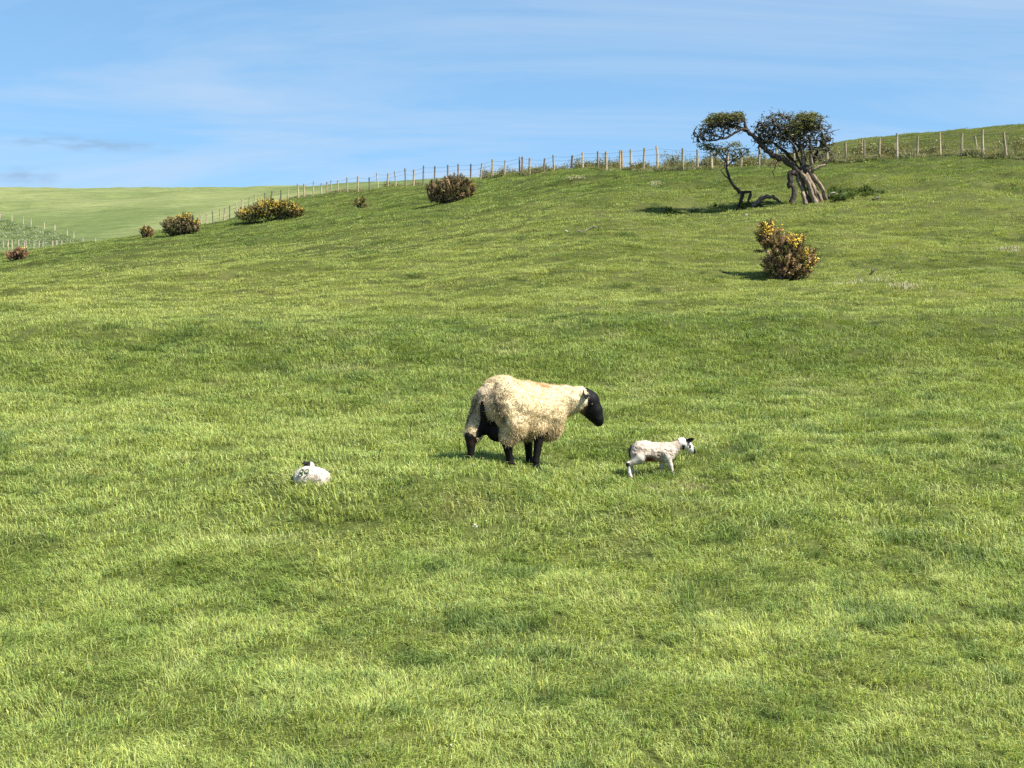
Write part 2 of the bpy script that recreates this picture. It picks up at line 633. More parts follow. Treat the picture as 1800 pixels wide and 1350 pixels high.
M_GROUND = ground_mat()
M_GRASS = leaf_mat('grass_blade', 0.26, 0.5, 0.3, 'tint')
M_LEAF = leaf_mat('leaf', 0.25, 0.5, 0.3)
M_PETAL = leaf_mat('petal', 0.25, 0.6, 0.2)
M_BARK = solid_mat('bark', 0.9, 0.1, 9.0, 0.45, 1.0, 16.0, (1, 1, 0.3), 0.06)
M_POST = solid_mat('weathered_post', 0.85, 0.2, 14.0, 0.25, 0.5, 40.0, (1, 1, 0.2))
M_WIRE = solid_mat('fence_wire', 0.5, 0.5, 10.0, 0.1)
M_WOOL = solid_mat('wool', 0.95, 0.05, 28.0, 0.30, 0.6, 70.0)
M_LOCK = leaf_mat('wool_lock', 0.42, 0.95, 0.03, None, 1.0, (1.1, 1.05, 0.95))
M_SKIN = solid_mat('short_hair', 0.6, 0.14, 40.0, 0.30, 0.35, 90.0)
M_PAINT = solid_mat('marker_spray', 0.8, 0.2, 60.0, 0.15)
M_EYE = solid_mat('eye', 0.35, 0.3, 20.0, 0.05)

# ------------------------------------------------------------------ ground sheet
TMAX = 0.95
tv = np.concatenate([np.linspace(-TMAX, -0.47, 30, endpoint=False), np.linspace(-0.47, 0.47, 520, endpoint=False), np.linspace(0.47, TMAX, 31)])
yv = np.concatenate([np.exp(np.linspace(math.log(1.2), math.log(6.0), 30, endpoint=False)),
                     np.exp(np.linspace(math.log(6.0), math.log(140.0), 760, endpoint=False)),
                     np.exp(np.linspace(math.log(140.0), math.log(2500.0), 240))])
TT, YY = np.meshgrid(tv, yv, indexing='ij')
XX = TT * YY
ZZ = ground_z(XX.ravel(), YY.ravel())
GV = np.stack([XX.ravel(), YY.ravel(), ZZ], 1)
nt_, ny_ = len(tv), len(yv)
I = (np.arange(nt_ - 1)[:, None] * ny_ + np.arange(ny_ - 1)[None]).ravel()
GQ = np.stack([I, I + ny_, I + ny_ + 1, I + 1], 1)
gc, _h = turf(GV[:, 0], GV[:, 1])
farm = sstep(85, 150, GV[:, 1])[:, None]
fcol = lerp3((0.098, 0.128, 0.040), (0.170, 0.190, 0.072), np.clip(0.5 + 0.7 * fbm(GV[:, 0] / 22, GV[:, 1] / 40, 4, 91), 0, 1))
gc = gc * 0.25 * (1 - farm) + fcol * farm  # near sheet darkened so gaps between blades read as shade
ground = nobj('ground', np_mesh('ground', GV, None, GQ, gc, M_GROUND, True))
ground['kind'] = 'structure'
ground['label'] = 'sloping sheep pasture of short green turf'


# ------------------------------------------------------------------ grass
def tuft_mesh(name, nb, rad, hmin, hmax, w, spread, rng, straw=0.05, var=1.0, comb=0.0):
    V, T, Cc = [], [], []
    for b in range(nb):
        r, a = rad * math.sqrt(rng.random()), rng.random() * 6.283
        x, y = r * math.cos(a), r * math.sin(a)
        h = rng.uniform(hmin, hmax)
        la = a + rng.normal(0, 1.0) if rng.random() < 0.7 else rng.random() * 6.283
        ln = abs(rng.normal(0.55, 0.35)) * spread + 0.10
        ww = w * rng.uniform(0.7, 1.3)
        fa = la + rng.normal(0, 0.9) + 1.57
        sx, sy = math.cos(fa) * ww / 2, math.sin(fa) * ww / 2
        lx, ly = math.cos(la) * h * ln + h * comb * rng.uniform(.3, 1.3), math.sin(la) * h * ln
        k = len(V)
        V += [(x - sx, y - sy, -0.02), (x + sx, y + sy, -0.02),
              (x + lx * .35 - sx * .8, y + ly * .35 - sy * .8, h * .58), (x + lx * .35 + sx * .8, y + ly * .35 + sy * .8, h * .58),
              (x + lx, y + ly, h * max(0.45, 1 - .35 * ln))]
        T += [(k, k + 1, k + 3), (k, k + 3, k + 2), (k + 2, k + 3, k + 4)]
        if rng.random() < straw:
            c = np.array([1.55, 1.40, 2.3]) * rng.uniform(.75, 1.15)
        else:
            g = max(.25, 1 + var * rng.uniform(-.46, .46))
            yl = rng.normal(0, 0.06 * var)
            c = np.array([g * (1 + yl), g, g * (1 - yl)])
        Cc += [c] * 5
    me = np_mesh(name, V, T, None, np.array(Cc), M_GRASS)
    return me


def scatter(name, label, protos, P, rot, scl, tint, pick):
    """many copies of small tufts standing on given ground points"""
    coll = bpy.data.collections.new(name + '_tufts')
    for i, me in enumerate(protos):
        coll.objects.link(bpy.data.objects.new('tuft_%02d' % i, me))
    me = bpy.data.meshes.new(name)
    me.vertices.add(len(P))
    me.vertices.foreach_set('co', np.asarray(P, np.float32).ravel())
    a = me.attributes.new('rot', 'FLOAT_VECTOR', 'POINT')
    a.data.foreach_set('vector', np.asarray(rot, np.float32).ravel())
    a = me.attributes.new('scl', 'FLOAT_VECTOR', 'POINT')
    a.data.foreach_set('vector', np.asarray(scl, np.float32).ravel())
    a = me.attributes.new('tint', 'FLOAT_VECTOR', 'POINT')
    a.data.foreach_set('vector', np.asarray(tint, np.float32).ravel())
    a = me.attributes.new('pick', 'INT', 'POINT')
    a.data.foreach_set('value', np.asarray(pick, np.int32))
    o = nobj(name, me)
    ng = bpy.data.node_groups.new(name + '_scatter', 'GeometryNodeTree')
    ng.interface.new_socket('Geometry', in_out='INPUT', socket_type='NodeSocketGeometry')
    ng.interface.new_socket('Geometry', in_out='OUTPUT', socket_type='NodeSocketGeometry')
    n, l = ng.nodes, ng.links
    gi, go = n.new('NodeGroupInput'), n.new('NodeGroupOutput')
    ci = n.new('GeometryNodeCollectionInfo')
    ci.inputs['Collection'].default_value = coll
    ci.inputs['Separate Children'].default_value = True
    ci.inputs['Reset Children'].default_value = True
    ip = n.new('GeometryNodeInstanceOnPoints')
    ip.inputs['Pick Instance'].default_value = True

    def na(nm, ty):
        x = n.new('GeometryNodeInputNamedAttribute')
        x.data_type = ty
        x.inputs['Name'].default_value = nm
        return x.outputs['Attribute']
    l.new(gi.outputs[0], ip.inputs['Points'])
    l.new(ci.outputs[0], ip.inputs['Instance'])
    l.new(na('pick', 'INT'), ip.inputs['Instance Index'])
    l.new(na('rot', 'FLOAT_VECTOR'), ip.inputs['Rotation'])
    l.new(na('scl', 'FLOAT_VECTOR'), ip.inputs['Scale'])
    l.new(ip.outputs[0], go.inputs[0])
    md = o.modifiers.new('scatter', 'NODES')
    md.node_group = ng
    o['kind'] = 'stuff'
    o['label'] = label
    return o


def lean_euler(tx, ty, spin):
    """euler angles for a tuft spun about its stem, then bent over towards (tx, ty)"""
    a = np.sqrt(tx * tx + ty * ty) + 1e-9
    kx, ky = -ty / a, tx / a
    a = np.minimum(a, .8)
    c, s, v = np.cos(a), np.sin(a), 1 - np.cos(a)
    cs, ss = np.cos(spin), np.sin(spin)
    r00, r01 = c + kx * kx * v, kx * ky * v
    r10, r11 = kx * ky * v, c + ky * ky * v
    r20, r21, r22 = -ky * s, kx * s, c
    m00, m10, m20 = r00 * cs + r01 * ss, r10 * cs + r11 * ss, r20 * cs + r21 * ss
    m21 = -r20 * ss + r21 * cs
    return np.stack([np.arctan2(m21, r22), np.arcsin(np.clip(-m20, -1, 1)), np.arctan2(m10, m00)], 1)


rg = np.random.default_rng(5)
LODS = [  # y0, y1, tufts per m2, blades, radius, hmin, hmax, width
    (6.3, 11.5, 400, 26, .055, .026, .072, .0037),
    (10.5, 22.0, 135, 38, .085, .030, .078, .0056),
    (20.0, 46.0, 34, 80, .17, .016, .046, .0072),
    (43.0, 118.0, 6.5, 120, .37, .016, .050, .0135),
]
protos, P_, R_, S_, C_, K_ = [], [], [], [], [], []
TW = 0.42
for li, (y0, y1, dens, nb, rad, h0, h1, w) in enumerate(LODS):
    first = len(protos)
    for k in range(7):
        protos.append(tuft_mesh('tuft', nb, rad, h0, h1, w, 1.0, rg, (.05, .05, .03, .015)[li], (1.4, 1.35, .8, .5)[li], (.45, .45, .5, .5)[li]))
    area = TW * (y1 ** 2 - y0 ** 2)
    n = int(area * dens)
    y = np.sqrt(rg.uniform(y0 ** 2, y1 ** 2, n))
    x = rg.uniform(-TW, TW, n) * y
    # cross-fade into the next distance band
    keep = np.ones(n, bool)
    if li > 0:
        keep &= rg.random(n) < sstep(y0, LODS[li - 1][1], y)
    if li < len(LODS) - 1:
        keep &= rg.random(n) > sstep(LODS[li + 1][0], y1, y)
    if li == 3:
        px = CX + F * x / y
        keep &= (y < np.interp(px, FENCE_PX, FENCE_D) + 3) | ((px > 1430) & (y < 112) & (rg.random(n) < .6))
        keep &= ~((px < 420) & (y > 88))
    x, y = x[keep], y[keep]
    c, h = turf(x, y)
    z = ground_z(x, y)
    # thin out at random on trodden ground
    P_.append(np.stack([x, y, z], 1))
    gx = (base_z(x + .15, y) - base_z(x - .15, y)) / .3
    gy = (base_z(x, y + .15) - base_z(x, y - .15)) / .3
    way = np.arctan2(fbm(x / .48 + 50, y / .48, 2, 103), fbm(x / .48, y / .48, 2, 101) - .25)
    R_.append(lean_euler(-gx + rg.normal(0, .10, len(x)), -gy + rg.normal(0, .10, len(x)), way + rg.normal(0, .55, len(x))))
    s = rg.uniform(.8, 1.25, len(x))
    S_.append(np.stack([s, s, s * h * rg.uniform(.8, 1.2, len(x))], 1))
    jv = (.13, .12, .08, .05)[li]
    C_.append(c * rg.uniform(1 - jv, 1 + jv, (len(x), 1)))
    K_.append(first + rg.integers(0, 7, len(x)))
P_, R_, S_, C_, K_ = [np.concatenate(a) for a in (P_, R_, S_, C_, K_)]
scatter('grass', 'short green pasture grass covering the slope', protos, P_, R_, S_, C_, K_)
print('grass tufts', len(P_))

# ------------------------------------------------------------------ fences
def make_post(mb_h, r, seed, col):
    rr = np.random.default_rng(seed)
    mb = MB()
    n = 6
    zz = np.linspace(-0.35, mb_h, 5)
    bow = rr.normal(0, 0.02, 2)
    P = np.stack([bow[0] * np.sin(zz * 2) * 1.0, bow[1] * np.sin(zz * 2 + 1), zz], 1)
    R = r * np.array([1.08, 1.06, 1.0, .95, .90]) * rr.uniform(.93, 1.07, 5)
    c = np.array(col) * rr.uniform(.8, 1.15)
    cols = np.array([c * f for f in (.85, .95, 1.05, 1.0, .82)])
    mb.tube(P, R, n, cols, .10)
    return mb.mesh('post', M_POST, False)


PALE = (0.36, 0.29, 0.185)
GREY = (0.17, 0.14, 0.115)
# x, base y, top y, pale?  as read along the hilltop fence
POSTS = [(276, 407, 398, 1), (352.7, 386, 376, 1), (362.7, 384, 376, 1), (374, 380, 371, 0), (386, 378, 368, 1), (394, 375, 366, 1), (404, 372, 361, 0), (416, 368, 357, 1), (425, 366, 350, 1), (439, 363, 346, 1),
         (449.5, 361, 341, 1), (465.5, 359, 339, 0), (476.7, 357, 336, 0), (494, 356, 334, 0), (506, 355, 330, 1),
         (523.6, 353, 323, 1), (534.7, 351, 323, 1), (551, 348, 319, 1), (564.7, 348, 322, 1), (575, 347, 320, 1), (582, 345, 317, 1), (594, 344, 317, 1),
         (610, 342, 312, 1), (629, 340, 310, 1), (650, 337, 312, 0), (663, 336, 304, 1), (682, 333, 305, 1), (694.7, 331.5, 301, 1), (713, 328, 296, 0), (726, 327, 298, 1),
         (744.7, 325, 291, 0), (764, 322, 292, 0), (787, 320, 290, 0), (805, 319, 288, 0), (827, 318, 288, 0), (844.4, 319, 287, 1), (865.5, 316, 280, 1),
         (886.7, 315.5, 282, 1), (914, 312, 275.5, 1), (917.5, 312, 275.5, 0), (932, 310, 278, 1), (956, 308, 278.5, 0), (974, 307.5, 272, 1), (1004.7, 304.5, 273.5, 0),
         (1024.4, 303, 268, 1), (1050.7, 301, 266, 0), (1066, 300.5, 266.5, 1), (1090.5, 299, 264, 1), (1094.5, 299, 264, 1), (1110.4, 300, 262.5, 1),
         (1131.5, 299.5, 260.5, 1), (1154.4, 300, 257, 1), (1200.4, 301, 261, 1), (1226.7, 301, 263, 1), (1251.8, 301, 266, 1), (1277, 301, 268, 1), (1303, 300, 266, 1),
         (1334, 297, 260, 1), (1364, 295, 259, 1), (1395, 293, 257, 1), (1425, 292, 255, 1), (1455.6, 291, 253, 1), (1485.6, 290, 250, 1), (1519, 287.5, 246, 1),
         (1546.6, 289, 243, 1), (1577.7, 285.6, 234, 1), (1613, 284.7, 240, 1), (1653, 280.5, 232.5, 1), (1691, 280, 235, 1), (1728, 281, 227.6, 1), (1769, 279, 232, 1),
         (1812, 277, 230, 1), (1852, 275, 228, 1)]
fence = thing('wire_fence', 'long pale post and wire fence along the hilltop behind the twisted tree', 'fence', (0, 0, 0))
tops, feet = [], []
for i, (px, pb, pt, pale) in enumerate(POSTS):
    d = float(np.interp(px, FENCE_PX, FENCE_D))
    p = at_depth(px, d)
    hgt = np.clip((pb - pt) / F * d, 0.75, 1.40)
    top_h = EYE + (CY - pt) / F * d - p[2]
    if 0.7 < top_h < 1.9:
        hgt = top_h
    me = make_post(hgt, random.uniform(.050, .066), 100 + i, PALE if pale else GREY)
    o = nobj('post', me, fence, p)
    lean = (random.gauss(0, .022), random.gauss(0, .032), random.random() * 3)
    o.rotation_euler = lean
    if px in (1769, 844.4, 1226.7):
        o.rotation_euler[1] = {1769: .10, 844.4: -.10, 1226.7: -.08}[px]
    tops.append((p, hgt))
for frac in (0.90, 0.68, 0.36):
    mb = MB()
    pts = []
    for k, (p, hgt) in enumerate(tops):
        q = p + np.array([0, -0.055, hgt * frac])
        if k:
            m_ = (pts[-1] + q) / 2 - np.array([0, 0, .015])
            pts.append(m_)
        pts.append(q)
    mb.tube(pts, .0055, 4, (0.10, 0.10, 0.10), 0, True)
    mb.build('wire', M_WIRE, fence)
# two braces standing just behind the line
for (px, pb, pt, back, ry) in ((1514.7, 284, 246, 1.5, 0.0), (1718, 276, 241, 2.2, -.16)):
    d = float(np.interp(px, FENCE_PX, FENCE_D)) + back
    p = at_depth(px, d)
    o = nobj('post', make_post(max(.8, EYE + (CY - pt) / F * d - p[2]), .05, 900 + int(px), PALE), fence, p)
    o.rotation_euler = (0, ry, 0)

FA = [(0.5, 385, 373), (20.5, 391, 376), (41, 395, 381), (55, 398, 384), (78, 402, 390), (96, 406, 395), (118, 416, 403), (129.5, 421, 407), (145.6, 427, 417), (168, 427, 418), (192, 427, 419)]
FB = [(-10, 439, 420), (6, 438, 420), (14.5, 438, 422), (21, 438, 421), (33, 438, 422), (42.6, 438, 422), (46, 438, 423), (59, 437, 422), (68.5, 437, 423), (75, 436, 422), (92, 435, 423), (100, 434, 422), (108, 433, 423), (123, 430, 421)]
for lst, lab, dd in ((FA, 'short fence of white posts climbing the far hillside above the scrub patch', 222), (FB, 'low row of pale posts along the foot of the far hill scrub', 176)):
    fo = thing('wire_fence', lab, 'fence', (0, 0, 0))
    pts = []
    for i, (px, pb, pt) in enumerate(lst):
        p = hit(px, pb, 120, 420)
        h_ = min((pb - pt) / F * p[1], 1.7)
        o = nobj('post', make_post(h_, .085, 300 + i + dd, (0.37, 0.32, 0.235)), fo, p)
        o.rotation_euler = (random.gauss(0, .03), random.gauss(0, .03), random.random() * 3)
        pts.append(p + np.array([0, -.08, h_ * .85]))
    mb = MB()
    mb.tube(pts, .010, 4, (0.14, 0.14, 0.13))
    mb.build('wire', M_WIRE, fo)


# ------------------------------------------------------------------ gorse and scrub
def rot_to(d, spin):
    """matrix whose z axis is d"""
    d = d / np.linalg.norm(d)
    a = np.cross(d, [0.3, 0.9, 0.2])
    a /= np.linalg.norm(a) + 1e-9
    b = np.cross(d, a)
    c, s = math.cos(spin), math.sin(spin)
    return np.stack([a * c + b * s, b * c - a * s, d], 1)


def shoot_proto(rng, spines=18, wid=.027, slen=.33):
    """a spiny shoot one unit long"""
    V, T = [], []
    for k in range(3):
        a = k * 2.094
        V.append((wid * math.cos(a), wid * math.sin(a), 0))
    V.append((0, 0, 1.0))
    T += [(0, 1, 3), (1, 2, 3), (2, 0, 3)]
    for s in range(spines):
        z = 0.12 + 0.85 * (s + rng.random()) / spines
        a = s * 2.4 + rng.normal(0, .3)
        l = slen * (1.05 - .55 * z) * rng.uniform(.7, 1.2)
        e = np.array([math.cos(a) * l, math.sin(a) * l, z + l * .55])
        t = np.array([-math.sin(a), math.cos(a), 0]) * wid * 2.1
        b = np.array([math.cos(a) * .01, math.sin(a) * .01, z])
        k = len(V)
        V += [b - t, b + t, e]
        T.append((k, k + 1, k + 2))
        up = np.array([0, 0, wid * 2.4])
        k = len(V)
        V += [b - up, b + up, e]
        T.append((k, k + 1, k + 2))
    return np.array(V), np.array(T)


def blob_points(rng, blobs, n, shell=3.5):
    """points in a cluster of ellipsoids, crowding to their surface"""
    w = np.array([b[2] * b[3] for b in blobs])
    w = w / w.sum()
    out, nor, rad = [], [], []
    for i in range(n):
        b = blobs[rng.choice(len(blobs), p=w)]
        v = rng.normal(size=3)
        v /= np.linalg.norm(v)
        r = rng.random() ** (1 / shell)
        ry = b[4] if len(b) > 4 else (b[2] * .8)
        p = np.array([b[0] + v[0] * r * b[2], v[1] * r * ry, b[1] + v[2] * r * b[3]])
        out.append(p)
        nor.append(np.array([v[0] / b[2], v[1] / ry, v[2] / b[3]]))
        rad.append(r)
    return np.array(out), np.array(nor), np.array(rad)


def flower_blob(mb, p, s, rng, col):
    v = np.array([(1, 0, 0), (-1, 0, 0), (0, 1, 0), (0, -1, 0), (0, 0, 1.2), (0, 0, -.8)]) * s
    v = v + rng.normal(0, s * .25, v.shape)
    t = [(0, 2, 4), (2, 1, 4), (1, 3, 4), (3, 0, 4), (2, 0, 5), (1, 2, 5), (3, 1, 5), (0, 3, 5)]
    mb.add(v + p, t, None, col)


def gorse(label, px, py, blobs_px, nshoot, flowers, seed, length=.24, cols=None, dmin=20, dmax=160, name='gorse_bush', cat='bush', fl=True, base_pt=None):
    """blobs_px: ellipses (cx, cy, rx, ry) as seen in the photograph, given here real size and depth"""
    rng = np.random.default_rng(seed)
    base = hit(px, py, dmin, dmax) if base_pt is None else base_pt
    sc = base[1] / F
    blobs = [((cx - px) * sc, (py - cy_) * sc, rx * sc, ry * sc) for cx, cy_, rx, ry in blobs_px]
    root = thing(name, label, cat, base)
    mb, fb, sb = MB(), MB(), MB()
    protos = [shoot_proto(rng) for _ in range(6)]
    pts, nor, rad = blob_points(rng, blobs, nshoot)
    cols = [np.array(c_) * 2.5 for c_ in (cols or [(0.150, 0.095, 0.055), (0.105, 0.075, 0.038), (0.062, 0.062, 0.022), (0.215, 0.150, 0.095)])]
    prob = [.34, .26, .24, .16]
    gap = vnoise3(pts * (1.9 / max(.28, length)) + seed * 7.1, seed)
    for p, nn, r, gp_ in zip(pts, nor, rad, gap):
        if gp_ < (-.18 if seed == 1 else -.42) and p[2] > .12:
            continue
        if p[2] < .02:
            p[2] = abs(p[2]) * .5 + .02
        d = nn / np.linalg.norm(nn) * .8 + np.array([0, 0, .75]) + rng.normal(0, .35, 3)
        l = length * rng.uniform(.6, 1.25)
        V, T = protos[rng.integers(6)]
        R = rot_to(d, rng.random() * 6.28)
        c = np.array(cols[rng.choice(4, p=prob)]) * rng.uniform(.6, 1.3)
        if rng.random() < .07:
            l *= 1.4
        Vw = (V * l) @ R.T + p - (R[:, 2] * l * .35)
        cc = np.repeat(c[None], len(V), 0)
        mb.add(Vw, T, None, cc)
        if fl:
            tip = p + R[:, 2] * l * .5
            fx, fy = px + tip[0] / sc, py - tip[2] / sc
            pr = max([f[4] * math.exp(-((fx - f[0]) / f[2]) ** 2 - ((fy - f[1]) / f[3]) ** 2) for f in flowers] + [0])
            if tip[1] < .25 * max(b[2] for b in blobs) and rng.random() < pr:
                for k in range(rng.integers(7, 14)):
                    q = p + R[:, 2] * l * rng.uniform(.15, .62) + rng.normal(0, .03, 3)
                    fc = np.array([0.90, 0.68, 0.10]) * rng.uniform(.7, 1.12)
                    flower_blob(fb, q, rng.uniform(.013, .024), rng, fc)
    # woody stems from the root out into the bush
    for k in range(max(6, nshoot // 60)):
        b = blobs[rng.integers(len(blobs))]
        e = np.array([b[0] + rng.normal(0, .4) * b[2], rng.normal(0, .4) * b[2] * .8, b[1] + rng.uniform(-.3, .6) * b[3]])
        s0 = np.array([b[0] * .6 + rng.normal(0, .08), rng.normal(0, .08), -.05])
        m1 = (s0 * .5 + e * .5) + rng.normal(0, .06, 3)
        sb.tube([s0, m1, e], [.028, .020, .010], 5, np.array([0.11, 0.085, 0.062]) * rng.uniform(.7, 1.2), .1)
    sb.build('stems', M_BARK, root)['kind'] = 'stuff'
    fo = mb.build('foliage', M_LEAF, root)
    fo['kind'] = 'stuff'
    if fb.n:
        fo2 = fb.build('flowers', M_PETAL, root)
        fo2['kind'] = 'stuff'
        fo2['label'] = 'yellow gorse flowers'
    return root


gorse('spiky brown gorse bush with yellow flowers standing alone below the twisted tree', 1386, 492,
      [(1385, 459, 36, 31), (1362, 434, 27, 27), (1352, 414, 19, 18), (1349, 405, 11, 10), (1411, 460, 21, 26), (1395, 437, 23, 18), (1362, 470, 20, 20)], 900,
      [(1355, 403, 17, 9, 1.0), (1346, 391, 6, 5, .9), (1397, 422, 18, 9, 1.0), (1420, 442, 16, 10, .95), (1355, 425, 8, 6, .6), (1428, 460, 10, 12, .5), (1365, 392, 6, 6, .5)], 1, .25, None, 20, 45)
# stray leading shoots
gorse('largest gorse bush, dull brown and domed, just below the hilltop fence', 792, 355,
      [(790, 337, 36, 18), (800, 325, 22, 14), (768, 332, 18, 13), (818, 332, 16, 16), (770, 345, 18, 10)], 1300,
      [(831, 330, 6, 12, .6)], 2, .30, [(0.125, 0.090, 0.055), (0.090, 0.068, 0.036), (0.055, 0.055, 0.022), (0.18, 0.135, 0.088)], 60, 90)
gorse('long low gorse bush with orange yellow bloom along its top on the left brow', 475, 389,
      [(440, 378, 24, 12), (470, 368, 28, 15), (500, 368, 26, 13), (520, 374, 14, 8)], 1000,
      [(430, 372, 14, 8, .8), (465, 358, 16, 8, .9), (490, 362, 22, 7, .9), (520, 366, 12, 6, .6), (455, 378, 14, 6, .5)], 3, .30,
      [(0.105, 0.085, 0.040), (0.085, 0.075, 0.030), (0.055, 0.062, 0.020), (0.19, 0.135, 0.060)], 70, 120)
gorse('round gorse bush with yellow top on the left edge of the slope', 318, 413,
      [(312, 400, 28, 15), (325, 393, 22, 13), (338, 402, 13, 10)], 700,
      [(325, 382, 20, 6, .9), (345, 388, 9, 8, .7)], 4, .30,
      [(0.105, 0.085, 0.048), (0.080, 0.066, 0.034), (0.050, 0.052, 0.020), (0.15, 0.115, 0.070)], 60, 110)
gorse('little gorse bush in bloom beside the round gorse on the left edge', 259, 418,
      [(258, 409, 10, 8)], 170, [(256, 402, 8, 5, .35), (265, 404, 5, 4, .2)], 5, .26, None, 60, 110)
gorse('small scraggy gorse sprig alone on the bank between two bigger bushes', 634, 367,
      [(628, 358, 8, 6), (640, 364, 8, 5), (637, 355, 6, 6)], 130, [(628, 355, 7, 4, .25), (642, 353, 6, 4, .3)], 6, .26,
      [(0.085, 0.080, 0.035), (0.070, 0.070, 0.026), (0.055, 0.062, 0.020), (0.14, 0.115, 0.055)], 60, 110)
gorse('sparse reddish brown gorse tuft at the far left edge of the near slope', 33, 455,
      [(22, 450, 11, 5), (38, 446, 12, 8)], 200, [(40, 438, 8, 4, .35)], 7, .26,
      [(0.155, 0.085, 0.055), (0.115, 0.070, 0.042), (0.070, 0.062, 0.028), (0.20, 0.135, 0.085)], 50, 110)


# low thorn scrub behind the fence, bush by bush
def shrub_parts(h, w, rng, sb, mb, gain=1.0, unit=False):
    ns = int(10 + w * 6)
    for s in range(ns):
        x0 = rng.uniform(-.45, .45) * w
        lean = rng.normal(-.12, .3)
        hh = h * rng.uniform(.55, 1.15) * (1 - .5 * abs(x0 / w))
        pts = [np.array([x0, rng.normal(0, .2), -.05])]
        for k in range(4):
            pts.append(pts[-1] + np.array([lean * hh * .25 + rng.normal(0, .05), rng.normal(0, .05), hh * .25]))
        sc_ = (np.array([.20, .17, .12]) * rng.uniform(.7, 1.2))
        sb.tube(pts, [.016, .013, .011, .008, .005], 4, sc_, 0, False)
        for k in range(58):
            t = rng.uniform(.05, 1.0) ** .8
            i = min(int(t * 4), 3)
            p = pts[i] + (pts[i + 1] - pts[i]) * (t * 4 - i) + rng.normal(0, .10, 3)
            if p[2] < 0:
                continue
            a, b = rng.normal(size=3), rng.normal(size=3)
            a /= np.linalg.norm(a)
            b = np.cross(a, b)
            b /= np.linalg.norm(b)
            s_ = rng.uniform(.026, .048)
            c = np.array([(0.185, 0.185, 0.055), (0.140, 0.155, 0.045), (0.250, 0.215, 0.095), (0.205, 0.155, 0.080)][rng.choice(4, p=[.36, .3, .20, .14])]) * rng.uniform(.75, 1.25) * gain
            mb.add([p - a * s_, p + b * s_ * .6, p + a * s_, p - b * s_ * .6], None, [(0, 1, 2, 3)], c)


def scrub(px, hpx, wpx, seed, back, label):
    d = float(np.interp(px, FENCE_PX, FENCE_D)) + back
    base = at_depth(px, d)
    root = thing('thorn_shrub', label, 'shrub', base)
    mb, sb = MB(), MB()
    shrub_parts(hpx * d / F, wpx * d / F, np.random.default_rng(seed), sb, mb)
    sb.build('stems', M_BARK, root)['kind'] = 'stuff'
    mb.build('foliage', M_LEAF, root)['kind'] = 'stuff'


for i_, (px, hh, ww, lab) in enumerate((
        (686, 18, 17, 'small green shrub behind the fence, left of the largest gorse'),
        (858, 20, 20, 'spiky low shrub behind the fence just right of the largest gorse'),
        (893, 18, 26, 'broad low shrub behind the fence left of the doubled post'),
        (1022, 22, 22, 'thorny shrub on the skyline left of the thick leaning post'),
        (1063, 25, 26, 'bushy shrub on the skyline beside the thick leaning post'),
        (1190, 32, 30, 'tallest olive shrub behind the fence, left of the twisted trees'),
        (1648, 30, 26, 'dark shrub behind the fence below the right hand hill'),
        (1580, 24, 30, 'rounded olive shrub behind the fence right of the hawthorn'))):
    scrub(px, hh, ww, 500 + i_, 1.2, lab)
rs = np.random.default_rng(77)
shp = []
for i_ in range(5):
    both = MB()
    shrub_parts(.62, .62, np.random.default_rng(560 + i_), both, both)
    shp.append(both.mesh('tuft', M_LEAF))
px = np.concatenate([rs.uniform(672, 745, 9), rs.uniform(842, 990, 16), rs.uniform(1018, 1160, 22), rs.uniform(1165, 1480, 40), rs.uniform(1485, 1835, 14)])
n = len(px)
d = np.interp(px, FENCE_PX, FENCE_D) + rs.uniform(.9, 3.2, n)
X = (px - CX) / F * d
s = rs.uniform(.75, 1.25, n)
hz = np.interp(px, [672, 900, 1000, 1160, 1200, 1480, 1835], [.5, .6, .75, .85, 1.1, 1.0, .95]) * rs.uniform(.6, 1.2, n)
scatter('scrub', 'low olive scrub growing as a ragged strip behind the hilltop fence', shp, np.stack([X, d, ground_z(X, d)], 1),
        np.stack([rs.normal(0, .08, n), rs.normal(0, .08, n), rs.uniform(-.5, .5, n)], 1), np.stack([s, s, s * hz], 1), np.ones((n, 3)), rs.integers(0, 5, n))


# rough uncut grass along the fence, straw coloured; nettles round the tree; dry patches
def tall_tuft(nb, rad, h0, h1, w, seed, straw):
    return tuft_mesh('tuft', nb, rad, h0, h1, w, .9, np.random.default_rng(seed), straw)


rp = [tall_tuft(38, .20, .16, .48, .020, 40 + i, .45) for i in range(5)]
n = 3200
px = rs.uniform(505, 1840, n)
fd = np.interp(px, FENCE_PX, FENCE_D)
d = fd + rs.uniform(-.15, 3.0, n) ** 1.0
X = (px - CX) / F * d
Z = ground_z(X, d)
hs_ = .55 + .45 * vnoise(px / 23, px * 0, 5) * 1.0
hs_ = np.clip(hs_ * np.interp(px, [505, 620, 900, 1100, 1800], [.75, .75, .55, .8, .95]), .25, 1.3)
s = rs.uniform(.8, 1.2, n)
tint = lerp3((0.165, 0.185, 0.062), (0.270, 0.260, 0.120), rs.random(n))
scatter('rough_grass', 'rough straw coloured grass along the foot of the hilltop fence', rp, np.stack([X, d, Z], 1),
        np.stack([rs.normal(0, .12, n), rs.normal(-.1, .12, n), rs.uniform(0, 6.28, n)], 1), np.stack([s, s, s * hs_], 1), tint, rs.integers(0, 5, n))
